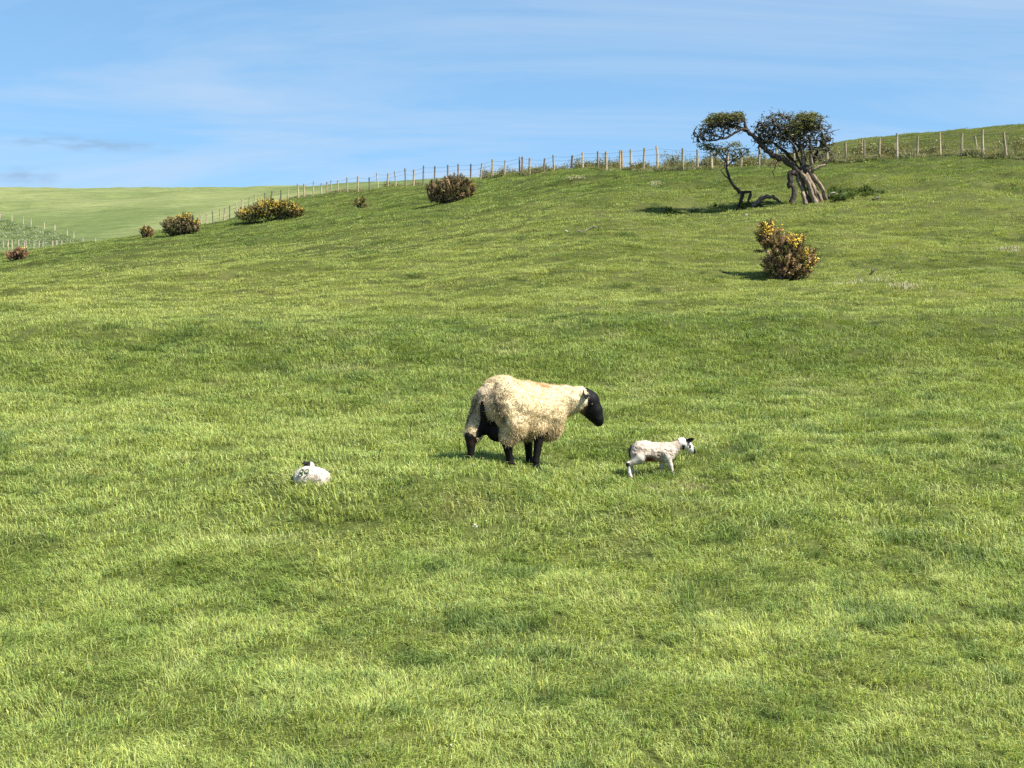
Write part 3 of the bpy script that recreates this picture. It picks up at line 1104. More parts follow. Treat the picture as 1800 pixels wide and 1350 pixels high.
# far scrubby hillside patch at the left
n = 430
px = rs.uniform(-30, 135, n)
py = rs.uniform(0, 1, n)
up = np.interp(px, [-30, 0, 60, 110, 135], [378, 386, 400, 414, 424])
py = up + (434 - up) * py
pts = np.array([hit(a, b, 120, 420) for a, b in zip(px, py)])
sz = rs.uniform(1.8, 3.6, n)
tint = lerp3((0.17, 0.225, 0.090), (0.27, 0.31, 0.145), rs.random(n))
scatter('hillside_scrub', 'grey green scrub patch on the far hillside between two lines of posts', rp, pts,
        np.stack([rs.normal(0, .1, n), rs.normal(0, .1, n), rs.uniform(0, 6.28, n)], 1), np.stack([sz, sz, sz * .30], 1), tint, rs.integers(0, 5, n))


def patch(name, label, spots, tints, protos_, hz, seed, dmin=15, dmax=90):
    r = np.random.default_rng(seed)
    P, S, T = [], [], []
    for (cx, cy_, rx, ry, n) in spots:
        for _ in range(n):
            a, q = r.random() * 6.283, math.sqrt(r.random())
            P.append(hit(cx + rx * q * math.cos(a), cy_ + ry * q * math.sin(a), dmin, dmax))
            s_ = r.uniform(.7, 1.2)
            S.append((s_, s_, s_ * hz * r.uniform(.7, 1.3)))
            t = r.random()
            T.append(np.array(tints[0]) * (1 - t) + np.array(tints[1]) * t)
    n = len(P)
    scatter(name, label, protos_, np.array(P), np.stack([r.normal(0, .15, n), r.normal(0, .15, n), r.uniform(0, 6.28, n)], 1),
            np.array(S), np.array(T), r.integers(0, len(protos_), n))


def nettle_mesh(seed):
    r = np.random.default_rng(seed)
    mb = MB()
    for s in range(7):
        x, y = r.normal(0, .08, 2)
        h = r.uniform(.18, .40)
        for k in range(9):
            z = h * (.25 + .75 * k / 9)
            a = r.random() * 6.28
            l = .075 * (1.2 - .5 * k / 9)
            e = np.array([math.cos(a) * l, math.sin(a) * l, -.015])
            t = np.array([-math.sin(a), math.cos(a), 0]) * l * .35
            b = np.array([x, y, z])
            g = r.uniform(.75, 1.3)
            mb.add([b, b + e * .5 - t, b + e, b + e * .5 + t], None, [(0, 1, 2, 3)], (g, g, g))
    return mb.mesh('tuft', M_GRASS)


npz = [nettle_mesh(60 + i) for i in range(4)]
patch('nettles', 'low dark green nettles around the foot of the twisted tree',
      [(1505, 341, 48, 7, 66), (1475, 350, 20, 5, 18), (1330, 361, 45, 4, 10), (1180, 376, 70, 6, 16), (1285, 366, 40, 4, 8)],
      ((0.075, 0.115, 0.036), (0.135, 0.175, 0.060)), npz, .6, 3, 40, 64)
dpz = [tall_tuft(30, .16, .03, .11, .016, 80 + i, .5) for i in range(4)]
patch('dry_grass', 'pale dead grass lying in patches on the right of the slope',
      [(1492, 503, 14, 3, 14), (1590, 509, 20, 3, 16), (1545, 497, 45, 8, 12), (1775, 440, 18, 4, 20), (1012, 313, 14, 3, 16), (1148, 323, 18, 3, 14)],
      ((0.30, 0.30, 0.13), (0.37, 0.36, 0.17)), dpz, 1.0, 4, 20, 80)

dnz = [tall_tuft(26, .09, .025, .075, .0062, 180 + i, .45) for i in range(4)]
patch('dead_grass', 'thin yellowed wisps of dead grass just below the standing lamb',
      [(1192, 862, 60, 9, 26), (1235, 868, 40, 6, 10)],
      ((0.260, 0.245, 0.085), (0.330, 0.310, 0.130)), dnz, .85, 14, 7, 20)

# ------------------------------------------------------------------ hawthorn
TB = hit(1420, 358, 40, 60)
TSC = TB[1] / F


def tp(px, py, y=0.0):
    """point of the tree: metres right of, behind and above its foot"""
    return np.array([(px - 1420) * TSC, y, (358 - py) * TSC])


def gnarl(P, R, rng, step=.10, amp=.22):
    """subdivide a limb with kinks"""
    P = np.array(P, float)
    out, rr = [P[0]], [R[0]]
    for i in range(len(P) - 1):
        n = max(1, int(np.linalg.norm(P[i + 1] - P[i]) / step))
        for k in range(1, n + 1):
            t = k / n
            r = R[i] + (R[i + 1] - R[i]) * t
            j = rng.normal(0, 1, 3) * r * amp if k < n else rng.normal(0, 1, 3) * r * amp * .4
            out.append(P[i] + (P[i + 1] - P[i]) * t + j)
            rr.append(r * rng.uniform(.92, 1.09))
    return np.array(out), np.array(rr)


class Grower:
    def __init__(self, seed):
        self.rng = np.random.default_rng(seed)
        self.pos, self.par, self.lim = [], [], []
        self.limbs = []

    def limb(self, pts, rad, col=(0.17, 0.14, 0.11), sides=8, sprout=True):
        P, R = gnarl(pts, rad, self.rng)
        self.limbs.append((P, R, np.array(col), sides))
        if sprout:
            for p in P[len(P) // 4:]:
                self.pos.append(p)
                self.par.append(-1)

    def grow(self, targets, jit=.35, step=.16):
        targets = np.array(targets)
        left = np.ones(len(targets), bool)
        pos = np.array(self.pos)
        D = np.linalg.norm(targets[:, None] - pos[None], axis=2)
        near, dist = D.argmin(1), D.min(1)
        for _ in range(len(targets)):
            k = int(np.where(left, dist, 1e9).argmin())
            left[k] = False
            a, b = np.array(self.pos[near[k]]), targets[k]
            n = max(1, int(dist[k] / step))
            prev = int(near[k])
            for s in range(1, n + 1):
                q = a + (b - a) * s / n
                if s < n:
                    q = q + self.rng.normal(0, 1, 3) * step * jit
                self.pos.append(q)
                self.par.append(prev)
                prev = len(self.pos) - 1
                dd = np.linalg.norm(targets - q, axis=1)
                up = left & (dd < dist)
                near[up] = prev
                dist[up] = dd[up]

    def emit(self, mb, r0=.0070, pw=.38, rmax=.05, col=(0.085, 0.078, 0.066)):
        n = len(self.pos)
        cnt = np.ones(n)
        for i in range(n - 1, -1, -1):
            if self.par[i] >= 0:
                cnt[self.par[i]] += cnt[i]
        rad = np.minimum(r0 * cnt ** pw, rmax)
        for P, R, c, sides in self.limbs:
            cols = np.repeat(c[None], len(P), 0) * self.rng.uniform(.85, 1.15, (len(P), 1))
            mb.tube(P, R, sides + 3, cols, .09, True, .24)
        for i in range(n):
            j = self.par[i]
            if j >= 0:
                rj = rad[j] if self.par[j] >= 0 else rad[i] * 1.15
                mb.tube([self.pos[j], self.pos[i]], [min(rj, rad[i] * 1.6), rad[i]], 4, np.array(col) * self.rng.uniform(.7, 1.35), 0, False)

    def tips(self):
        has = set(self.par)
        return [self.pos[i] for i in range(len(self.pos)) if i not in has and self.par[i] >= 0]


def blob_targets(rng, blobs, n):
    w = np.array([b[2] * b[3] * (b[4] if len(b) > 4 else 1) for b in blobs])
    w = w / w.sum()
    out = []
    while len(out) < n:
        b = blobs[rng.choice(len(blobs), p=w)]
        v = rng.normal(size=3)
        v = v / np.linalg.norm(v) * (rng.random() ** (1 / 2.6) if rng.random() < .90 else rng.uniform(.9, 1.28))
        out.append(tp(b[0] + v[0] * b[2], b[1] + v[2] * b[3], v[1] * b[2] * TSC * .85 + (b[5] if len(b) > 5 else 0)))
    return out


def leaves(mb, rng, blobs, n, cols, size=(.022, .045), flat=.5):
    for (cx, cy_, rx, ry, k) in blobs:
        for _ in range(int(n * k)):
            v = rng.normal(size=3)
            v = v / np.linalg.norm(v) * rng.random() ** (1 / 2.4)
            p = tp(cx + v[0] * rx, cy_ + v[2] * ry, v[1] * rx * TSC * .8)
            a = rng.normal(size=3)
            a[2] *= flat
            a[0] -= .4
            a /= np.linalg.norm(a)
            b = np.cross(a, rng.normal(size=3))
            b /= np.linalg.norm(b)
            s_ = rng.uniform(*size)
            c = np.array(cols[rng.integers(len(cols))]) * rng.uniform(.7, 1.3)
            mb.add([p - a * s_ * 1.3, p + b * s_ * .55, p + a * s_ * 1.3, p - b * s_ * .55], None, [(0, 1, 2, 3)], c)


tree = thing('hawthorn_tree', 'wind-bent hawthorn with splayed pale trunk and flat swept crown below the fence', 'tree', TB)
g = Grower(21)
PB = (0.215, 0.165, 0.118)
DB = (0.062, 0.050, 0.040)
# splayed trunk: pale strands, dark ones between paint the shade of its hollows
for pts_, rad_, c_ in (
        ([(1416, 363, -.10), (1413, 348, -.08), (1408, 330, -.05), (1403, 314, 0), (1402, 298, .03)], [.13, .085, .08, .09, .09], PB),
        ([(1422, 362, -.02), (1417, 346, -.04), (1411, 328, -.04), (1405, 312, -.02), (1405, 300, 0)], [.12, .075, .07, .08, .08], DB),
        ([(1434, 363, -.14), (1430, 350, -.12), (1424, 334, -.12), (1417, 318, -.10), (1408, 302, -.04)], [.13, .085, .085, .09, .09], PB),
        ([(1441, 361, -.02), (1436, 346, -.02), (1429, 330, -.05), (1420, 314, -.03), (1412, 300, 0)], [.12, .07, .07, .08, .08], PB),
        ([(1453, 354, .16), (1450, 340, .12), (1443, 326, .06), (1431, 310, .04), (1420, 298, .05)], [.11, .07, .065, .08, .09], PB),
        ([(1446, 357, .10), (1441, 343, .10), (1434, 328, .06), (1424, 312, .05), (1414, 300, .05)], [.10, .06, .055, .07, .08], DB),
        ([(1430, 357, .30), (1428, 335, .24), (1420, 315, .16), (1412, 300, .1)], [.14, .11, .12, .11], DB),
        ([(1443, 363, -.12), (1443, 354, -.12), (1440, 345, -.10), (1434, 336, -.08)], [.07, .05, .045, .03], PB),
        ([(1412, 304, 0), (1416, 298, 0), (1420, 292, 0)], [.16, .15, .10], DB)):
    g.limb([tp(*q) for q in pts_], rad_, c_, 9, False)
# broken stem hanging and propped on the ground
g.limb([tp(1404, 306, .0), tp(1396, 304, -.05), tp(1389, 306, -.08), tp(1388, 315, -.1), tp(1386, 326, -.1), tp(1386, 332, -.1)], [.12, .11, .10, .10, .085, .045], DB, 8, False)
g.limb([tp(1392, 360, -.1), tp(1394, 350, -.1), tp(1395, 338, -.1), tp(1394, 330, -.1), tp(1387, 324, -.1)], [.10, .085, .085, .08, .05], DB, 8, False)
# the long arm arching left
g.limb([tp(1405, 305, 0), tp(1396, 294, -.05), tp(1385, 286, -.08), tp(1368, 279, -.1), tp(1350, 267, -.1), tp(1336, 253, -.08), tp(1322, 238, -.05), tp(1312, 228, 0), tp(1309, 215, .03), tp(1308, 203, .05)],
       [.15, .13, .13, .12, .10, .095, .085, .075, .05, .025], DB, 9)
g.limb([tp(1314, 229, 0), tp(1300, 229, -.1), tp(1286, 238, -.2), tp(1270, 246, -.25), tp(1246, 250, -.2), tp(1230, 244, -.1)], [.065, .06, .05, .04, .03, .015], DB, 7)
g.limb([tp(1312, 230, 0), tp(1296, 222, .15), tp(1280, 216, .3), tp(1262, 214, .35), tp(1240, 216, .3)], [.055, .05, .04, .03, .014], DB, 7)
g.limb([tp(1310, 214, .05), tp(1295, 206, .0), tp(1278, 203, -.1), tp(1258, 207, -.1)], [.04, .035, .028, .012], DB, 6)
# uprights
g.limb([tp(1410, 300, .05), tp(1413, 288, .02), tp(1412, 274, -.05), tp(1409, 260, -.05), tp(1402, 246, 0), tp(1388, 232, .05), tp(1370, 224, .1)], [.085, .08, .07, .06, .05, .035, .02], PB, 8)
g.limb([tp(1418, 300, -.02), tp(1426, 290, -.1), tp(1423, 278, -.15), tp(1425, 262, -.15), tp(1422, 250, -.1), tp(1426, 236, -.05), tp(1430, 222, 0)], [.085, .075, .065, .06, .05, .035, .02], PB, 8)
g.limb([tp(1424, 300, .1), tp(1430, 286, .2), tp(1436, 270, .28), tp(1446, 254, .3), tp(1450, 240, .3), tp(1446, 224, .25)], [.08, .065, .055, .045, .03, .015], DB, 8)
g.limb([tp(1404, 298, .1), tp(1396, 280, .3), tp(1384, 262, .45), tp(1366, 248, .5), tp(1348, 240, .5)], [.075, .06, .05, .035, .02], DB, 8)
g.limb([tp(1414, 296, .15), tp(1418, 278, .4), tp(1414, 260, .6), tp(1404, 244, .7), tp(1392, 228, .7)], [.07, .055, .045, .03, .015], DB, 7)
g.limb([tp(1408, 290, -.05), tp(1398, 276, -.3), tp(1392, 262, -.5), tp(1380, 250, -.6), tp(1362, 240, -.6)], [.06, .05, .04, .03, .015], DB, 7)
g.limb([tp(1426, 302, -.05), tp(1438, 294, -.1), tp(1450, 290, -.1)], [.07, .05, .03], PB, 7, False)
g.limb([tp(1448, 291, .1), tp(1456, 283, .1), tp(1464, 277, .1), tp(1469, 272, .1)], [.055, .05, .035, .012], DB, 7)
# trailing dead twig under the arm
g.limb([tp(1366, 281, -.1), tp(1361, 296, -.12), tp(1357, 303, -.12), tp(1361, 316, -.12)], [.022, .018, .016, .008], DB, 5, False)
CROWN = [(1272, 213, 36, 13, 2.3), (1248, 232, 32, 16, 1.6), (1298, 207, 12, 10, 1.2), (1290, 228, 22, 12, .9), (1230, 243, 18, 9, .8),
         (1362, 222, 36, 24, 1.3), (1340, 240, 20, 24, 1.0), (1385, 244, 40, 26, 1.2), (1420, 215, 30, 18, 1.4), (1428, 242, 34, 26, 1.2), (1454, 250, 13, 24, .8), (1345, 262, 26, 12, .4), (1440, 270, 24, 15, .6), (1405, 266, 24, 10, .4), (1375, 226, 50, 30, .25), (1432, 232, 38, 34, .22), (1235, 250, 22, 10, .35)]
g.grow(blob_targets(g.rng, CROWN, 2500))
mb = MB()
g.emit(mb, .0085, .36, .05, (0.115, 0.103, 0.086))
tk = mb.build('trunk', M_BARK, tree, None, True)
mb = MB()
lr = np.random.default_rng(31)
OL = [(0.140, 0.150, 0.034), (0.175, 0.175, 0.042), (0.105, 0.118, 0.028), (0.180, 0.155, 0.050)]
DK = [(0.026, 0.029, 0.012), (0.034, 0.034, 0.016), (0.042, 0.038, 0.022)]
NP = np.array([q for q, r_ in zip(g.pos, g.par) if r_ >= 0])
NPX = np.stack([NP[:, 0] / TSC + 1420, 358 - NP[:, 2] / TSC], 1)


def zone(blobs):
    w_ = np.zeros(len(NP))
    for cx, cy_, rx, ry, k_ in blobs:
        w_ = np.maximum(w_, k_ * np.exp(-((NPX[:, 0] - cx) / rx) ** 2 - ((NPX[:, 1] - cy_) / ry) ** 2))
    w_ = np.where(w_ < .16, 0, w_)
    return w_ / w_.sum()


def dress(mb, w_, n, cols, jit, size):
    for i_ in lr.choice(len(NP), n, p=w_):
        p = NP[i_] + lr.normal(0, 1, 3) * np.array([jit, jit, jit * .6])
        a = lr.normal(size=3)
        a[2] *= .35
        a[0] -= .5
        a /= np.linalg.norm(a)
        b = np.cross(a, lr.normal(size=3))
        b /= np.linalg.norm(b)
        s_ = lr.uniform(*size)
        c = np.array(cols[lr.integers(len(cols))]) * lr.uniform(.7, 1.3)
        mb.add([p - a * s_ * 1.4, p + b * s_ * .5, p + a * s_ * 1.4, p - b * s_ * .5], None, [(0, 1, 2, 3)], c)


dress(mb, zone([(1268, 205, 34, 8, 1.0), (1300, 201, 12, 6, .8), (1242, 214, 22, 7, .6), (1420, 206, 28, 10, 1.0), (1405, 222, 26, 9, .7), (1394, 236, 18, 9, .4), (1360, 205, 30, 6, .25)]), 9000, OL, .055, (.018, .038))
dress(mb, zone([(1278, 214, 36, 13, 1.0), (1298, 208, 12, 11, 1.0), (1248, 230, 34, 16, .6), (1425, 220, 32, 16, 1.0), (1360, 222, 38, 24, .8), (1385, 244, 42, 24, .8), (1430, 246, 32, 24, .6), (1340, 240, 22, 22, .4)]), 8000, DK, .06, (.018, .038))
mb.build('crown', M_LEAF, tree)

# thin leaning thorn on a twisted stump, left of the big tree
TL = hit(1306, 364, 40, 62)
stump = thing('leaning_thorn', 'thin leaning thorn tree rising from a twisted dead stump left of the hawthorn', 'tree', TL)


def tq(px, py, y=0.0):
    s_ = TL[1] / F
    return np.array([(px - 1306) * s_, y, (364 - py) * s_])


g2 = Grower(22)
g2.limb([tq(1302, 367), tq(1302, 356), tq(1304, 346), tq(1306, 338)], [.085, .065, .06, .06], DB, 8, False)
g2.limb([tq(1315, 366, .1), tq(1316, 352, .05), tq(1319, 344, 0), tq(1319, 337, 0), tq(1312, 338, 0), tq(1303, 339, 0), tq(1299, 337, 0)], [.04, .045, .06, .055, .055, .06, .06], DB, 8, False)
g2.limb([tq(1301, 340), tq(1296, 333), tq(1289, 326), tq(1284, 318), tq(1280, 306), tq(1277, 297), tq(1278, 288), tq(1276, 280)], [.06, .05, .045, .042, .038, .035, .03, .02], DB, 7)
g2.limb([tq(1283, 318), tq(1275, 311, -.1), tq(1265, 301, -.15), tq(1272, 296, -.15), tq(1274, 286, -.1)], [.032, .026, .02, .018, .012], DB, 6)
g2.limb([tq(1277, 294), tq(1286, 284, .1), tq(1300, 277, .2), tq(1312, 270, .2)], [.028, .024, .018, .01], DB, 6)
g2.limb([tq(1276, 284), tq(1268, 272, 0), tq(1256, 262, .05), tq(1240, 254, .1)], [.024, .02, .016, .009], DB, 6)
tg = []
for _ in range(330):
    b = [(1268, 268, 36, 16), (1296, 264, 26, 14), (1246, 260, 18, 10), (1285, 282, 22, 9)][g2.rng.choice(4, p=[.42, .26, .18, .14])]
    v = g2.rng.normal(size=3)
    v = v / np.linalg.norm(v) * g2.rng.random() ** .4
    tg.append(tq(b[0] + v[0] * b[2], b[1] + v[2] * b[3], v[1] * b[2] * TSC * .7))
g2.grow(tg)
mb = MB()
g2.emit(mb, .006, .40, .03)
mb.build('trunk', M_BARK, stump, None, True)
mb = MB()
off = TL - TB
for (cx, cy_, rx, ry, n_) in ((1244, 258, 20, 7, 420), (1262, 266, 20, 8, 300), (1294, 254, 12, 6, 160), (1308, 268, 12, 6, 150), (1275, 262, 30, 14, 260)):
    for _ in range(n_):
        v = lr.normal(size=3)
        v = v / np.linalg.norm(v) * lr.random() ** .4
        p = tq(cx + v[0] * rx, cy_ + v[2] * ry, v[1] * rx * TSC * .8)
        a = lr.normal(size=3)
        a /= np.linalg.norm(a)
        b = np.cross(a, lr.normal(size=3))
        b /= np.linalg.norm(b)
        s_ = lr.uniform(.02, .04)
        mb.add([p - a * s_, p + b * s_ * .55, p + a * s_, p - b * s_ * .55], None, [(0, 1, 2, 3)], np.array(OL[lr.integers(4)]) * lr.uniform(.8, 1.5))
mb.build('crown', M_LEAF, stump)

# dead wood lying about
def deadwood(label, px, py, chains, col, seed, dmin=30, dmax=70):
    base = hit(px, py, dmin, dmax)
    s_ = base[1] / F
    mb = MB()
    r = np.random.default_rng(seed)
    for pts, rad in chains:
        P = [np.array([(a - px) * s_, c, (py - b) * s_]) for a, b, c in pts]
        P, R = gnarl(P, rad, r, .08, .3)
        mb.tube(P, R, 7, np.repeat(np.array(col)[None], len(P), 0) * r.uniform(.8, 1.2, (len(P), 1)), .15)
    o = mb.build('dead_branch', M_BARK, None, base, True)
    return tag(o, label, 'branch')


deadwood('dark dead branch arching over the grass between stump and hawthorn trunk', 1345, 362,
         [([(1322, 364, 0), (1330, 357, 0), (1338, 349, 0), (1348, 345, 0), (1358, 345.5, 0), (1366, 351, 0), (1374, 357, 0), (1379, 360, 0)], [.075, .09, .085, .075, .06, .05, .035, .02]),
          ([(1357, 345, 0), (1361, 344, .02)], [.05, .04]), ([(1371, 355, 0), (1374, 350, .05)], [.02, .008])], (0.135, 0.110, 0.090), 5)
deadwood('pale bleached branch curling on the grass right of the hawthorn trunk', 1465, 350,
         [([(1455, 349, 0), (1459, 342, 0), (1466, 340, 0), (1473, 343, 0)], [.02, .025, .025, .012]), ([(1466, 340, 0), (1468, 348, .1)], [.015, .008])], (0.42, 0.37, 0.29), 6)
deadwood('short dark log in the grass right of the nettles', 1540, 352, [([(1534, 352, 0), (1540, 349, .05), (1547, 347, .1)], [.05, .06, .04])], (0.10, 0.085, 0.070), 7)
deadwood('thin broken branch lying across the open slope', 1025, 408,
         [([(1012, 408.5, -.1), (1016, 405, 0), (1022, 408, 0), (1029, 406, .1), (1031, 402, .1)], [.02, .028, .025, .02, .014]),
          ([(1029, 406, .1), (1036, 401, .2), (1041, 398, .2), (1052, 396, .3)], [.02, .022, .03, .012]), ([(1051, 405, .2), (1054, 398, .2), (1056, 391, .25), (1059, 389, .3)], [.014, .018, .014, .010])], (0.15, 0.13, 0.10), 8)
deadwood('small pale stick lying left of the broken branch', 996, 409, [([(992, 407, 0), (996, 406, .02), (999, 409.5, 0)], [.02, .025, .015])], (0.55, 0.52, 0.42), 9)
deadwood('little dark forked twig on the slope right of the lone gorse', 1531, 484,
         [([(1528, 485, 0), (1533, 480, 0), (1538, 475, 0), (1545, 474, .05)], [.02, .024, .014, .008]), ([(1533, 480, 0), (1532, 472, 0)], [.014, .006])], (0.07, 0.055, 0.045), 10, 20, 45)
deadwood('dark stub of wood beside the forked twig', 1584, 477, [([(1578, 477, 0), (1583, 474.5, 0), (1590, 475, 0)], [.02, .028, .012])], (0.09, 0.07, 0.055), 11, 20, 45)

# tall dark seed stalks
for px, py, top, lean, lab in ((721, 772, 740, 2, 'tall thin dark seed stalk in grass between lying lamb and ewe'), (458, 806, 795, 0, 'short dark seed stalk left of the lying lamb'),
                               (664, 804, 789, 5, 'slanting dark seed stalk right of the lying lamb'), (503, 803, 792, 0, 'faint thin stalk just behind and left of the lying lamb'),
                               (1337, 775, 760, -2, 'thin dark stalk in the open grass right of the standing lamb'), (808, 788, 770, 0, 'thin dark stalk just left of the ewe hind foot')):
    b = hit(px, py + 8, 8, 25)
    s_ = b[1] / F
    h_ = (py + 8 - top) * s_
    mb = MB()
    mb.tube([(0, 0, -.03), (lean * s_ * .4, 0, h_ * .55), (lean * s_, 0, h_)], [.004, .0035, .003], 5, (0.040, 0.045, 0.020))
    mb.tube([(lean * s_ * .8, 0, h_ * .80), (lean * s_ * .95, 0, h_ * .92), (lean * s_, 0, h_)], [.004, .007, .003], 6, (0.030, 0.026, 0.016))
    tag(mb.build('seed_stalk', M_LEAF, None, b), lab, 'stalk')

# daisies and dandelions: tiny pale heads sprinkled over the slope
mb = MB()
rd = np.random.default_rng(91)
for _ in range(270):
    px, py = rd.uniform(-40, 1840), rd.uniform(450, 900) if rd.random() < .85 else rd.uniform(900, 1340)
    if px < 500 and py < 500:
        continue
    p = hit(px, py, 7, 70)
    r_ = rd.uniform(.004, .008) * max(1.0, p[1] / 16)
    c = (0.75, 0.72, 0.50) if rd.random() < .75 else (0.62, 0.50, 0.05)
    a = np.arange(6) / 6 * 6.283
    nx = rd.normal(0, .25, 2)
    V = np.stack([np.cos(a) * r_, np.sin(a) * r_, (np.cos(a) * nx[0] + np.sin(a) * nx[1]) * r_ + np.where(np.arange(6) % 2, .002, 0)], 1)
    V = np.concatenate([V, [[0, 0, -r_ * .4]]]) + p + np.array([0, 0, .075])
    mb.add(V, [(i, (i + 1) % 6, 6) for i in range(6)], None, c)
do = mb.build('daisies', M_PETAL)
do['kind'] = 'stuff'
do['label'] = 'tiny pale daisies sprinkled over the pasture'

# tufts of shed wool
for px, py, s_, lab in ((1312, 380, .05, 'white scrap of shed wool on grass below the leaning thorn'), (835, 929, .022, 'small white scrap of wool in grass below the ewe')):
    b = hit(px, py, 8, 60)
    mb = MB()
    r = np.random.default_rng(int(px))
    for _ in range(60):
        d = r.normal(size=3)
        d[2] = abs(d[2])
        d /= np.linalg.norm(d)
        q = r.normal(0, s_ * .35, 3) + np.array([0, 0, s_ * .7])
        mb.tube([q, q + d * s_ * .4, q + d * s_ * .6 + r.normal(0, s_ * .2, 3)], [s_ * .14, s_ * .12, s_ * .02], 4, (0.62, 0.58, 0.50), 0, False)
    tag(mb.build('wool_scrap', M_WOOL, None, b), lab, 'wool')


# ------------------------------------------------------------------ animals
def surface_nets(fn, lo, hi, h):
    lo, hi = np.array(lo, float), np.array(hi, float)
    n = np.ceil((hi - lo) / h).astype(int) + 1
    ax = [lo[i] + np.arange(n[i]) * h for i in range(3)]
    G = np.stack(np.meshgrid(*ax, indexing='ij'), -1).reshape(-1, 3)
    S = np.concatenate([fn(G[i:i + 200000]) for i in range(0, len(G), 200000)]).reshape(n)
    ins = S < 0
    m = n - 1
    acc, cnt = np.zeros(tuple(m) + (3,)), np.zeros(tuple(m))
    cr = [(a, b, c) for a in (0, 1) for b in (0, 1) for c in (0, 1)]
    for i in range(8):
        for j in range(i + 1, 8):
            a, b = cr[i], cr[j]
            if sum(abs(a[k] - b[k]) for k in range(3)) != 1:
                continue
            sa = S[a[0]:a[0] + m[0], a[1]:a[1] + m[1], a[2]:a[2] + m[2]]
            sb = S[b[0]:b[0] + m[0], b[1]:b[1] + m[1], b[2]:b[2] + m[2]]
            x = (sa < 0) != (sb < 0)
            t = np.where(x, sa / np.where(x, sa - sb, 1), 0)
            for k in range(3):
                acc[..., k] += np.where(x, a[k] + (b[k] - a[k]) * t, 0)
            cnt += x
    act = cnt > 0
    idx = -np.ones(tuple(m), int)
    idx[act] = np.arange(act.sum())
    ijk = np.argwhere(act)
    V = lo + (ijk + acc[act] / cnt[act][:, None]) * h
    Q = []
    for ax_ in range(3):
        u, v = (ax_ + 1) % 3, (ax_ + 2) % 3
        s1 = [slice(None)] * 3
        s2 = [slice(None)] * 3
        s1[ax_], s2[ax_] = slice(0, -1), slice(1, None)
        for sl in (s1, s2):
            sl[u] = slice(1, n[u] - 1)
            sl[v] = slice(1, n[v] - 1)
        a, b = ins[tuple(s1)], ins[tuple(s2)]
        for flip in (0, 1):
            e = np.argwhere((a & ~b) if not flip else (~a & b))
            if not len(e):
                continue
            e[:, u] += 1
            e[:, v] += 1
            def cell(du, dv):
                c = e.copy()
                c[:, u] -= du
                c[:, v] -= dv
                return idx[c[:, 0], c[:, 1], c[:, 2]]
            q = np.stack([cell(1, 1), cell(0, 1), cell(0, 0), cell(1, 0)], 1)
            Q.append(q[:, ::-1] if flip else q)
    return V, np.concatenate(Q)


def sd_ell(p, c, r):
    r = np.array(r, float)
    q = (p - np.array(c, float))
    k0 = np.linalg.norm(q / r, axis=1)
    k1 = np.linalg.norm(q / (r * r), axis=1) + 1e-9
    return k0 * (k0 - 1) / k1


def sd_cone(p, a, b, ra, rb):
    a, b = np.array(a, float), np.array(b, float)
    ab = b - a
    t = np.clip(((p - a) @ ab) / (ab @ ab), 0, 1)
    return np.linalg.norm(p - a - t[:, None] * ab, axis=1) - (ra + (rb - ra) * t)


def smin(a, b, k):
    h = np.clip(.5 + .5 * (b - a) / k, 0, 1)
    return b + (a - b) * h - k * h * (1 - h)


class Body:
    def __init__(self):
        self.parts = []

    def ell(self, tagn, c, r, k=.06):
        self.parts.append((tagn, lambda p: sd_ell(p, c, r), k))

    def chain(self, tagn, pts, rad, k=.03):
        def f(p):
            d = None
            for i in range(len(pts) - 1):
                e = sd_cone(p, pts[i], pts[i + 1], rad[i], rad[i + 1])
                d = e if d is None else smin(d, e, .012)
            return d
        self.parts.append((tagn, f, k))

    def __call__(self, p):
        d = None
        for _, f, k in self.parts:
            e = f(p)
            d = e if d is None else smin(d, e, k)
        return d

    def tagof(self, V):
        D = np.stack([f(V) for _, f, _ in self.parts])
        return np.array([t for t, _, _ in self.parts])[D.argmin(0)], D

    def normals(self, V, e=.004):
        g = np.stack([self(V + np.eye(3)[i] * e) - self(V - np.eye(3)[i] * e) for i in range(3)], 1)
        return g / (np.linalg.norm(g, axis=1)[:, None] + 1e-9)


def ear_mesh(length, width, col, cup=.25, name='ear'):
    """leaf-shaped ear along +x, opening to +z"""
    nx, ny = 8, 5
    V = []
    for i in range(nx):
        t = i / (nx - 1)
        w = width * (math.sin(math.pi * (t * .86 + .10)) ** .8) * (1 - t * .25)
        for j in range(ny):
            u = j / (ny - 1) * 2 - 1
            V.append((t * length, u * w / 2, -cup * w * (1 - u * u) - .15 * length * t * t))
    top = np.array(V)
    bot = top - np.array([0, 0, .008])
    q = []
    for i in range(nx - 1):
        for j in range(ny - 1):
            a = i * ny + j
            q.append((a, a + ny, a + ny + 1, a + 1))
            b = a + nx * ny
            q.append((b, b + 1, b + ny + 1, b + ny))
    ring = [i * ny for i in range(nx)] + [(nx - 1) * ny + j for j in range(1, ny)] + [i * ny + ny - 1 for i in range(nx - 2, -1, -1)] + [j for j in range(ny - 2, 0, -1)]
    for i in range(len(ring)):
        a, b = ring[i], ring[(i + 1) % len(ring)]
        q.append((a, b, b + nx * ny, a + nx * ny))
    mb = MB()
    mb.add(np.concatenate([top, bot]), None, q, col)
    return mb.mesh(name, M_SKIN, True)


def two_coats(me, woolly):
    """wool and short glossy hair on one skin"""
    me.materials.append(M_SKIN)
    q = np.zeros(len(me.loops), np.int32)
    me.loops.foreach_get('vertex_index', q)
    st = np.zeros(len(me.polygons), np.int32)
    me.polygons.foreach_get('loop_start', st)
    me.polygons.foreach_set('material_index', np.where(woolly[q[st]], 0, 1).astype(np.int32))
    return me


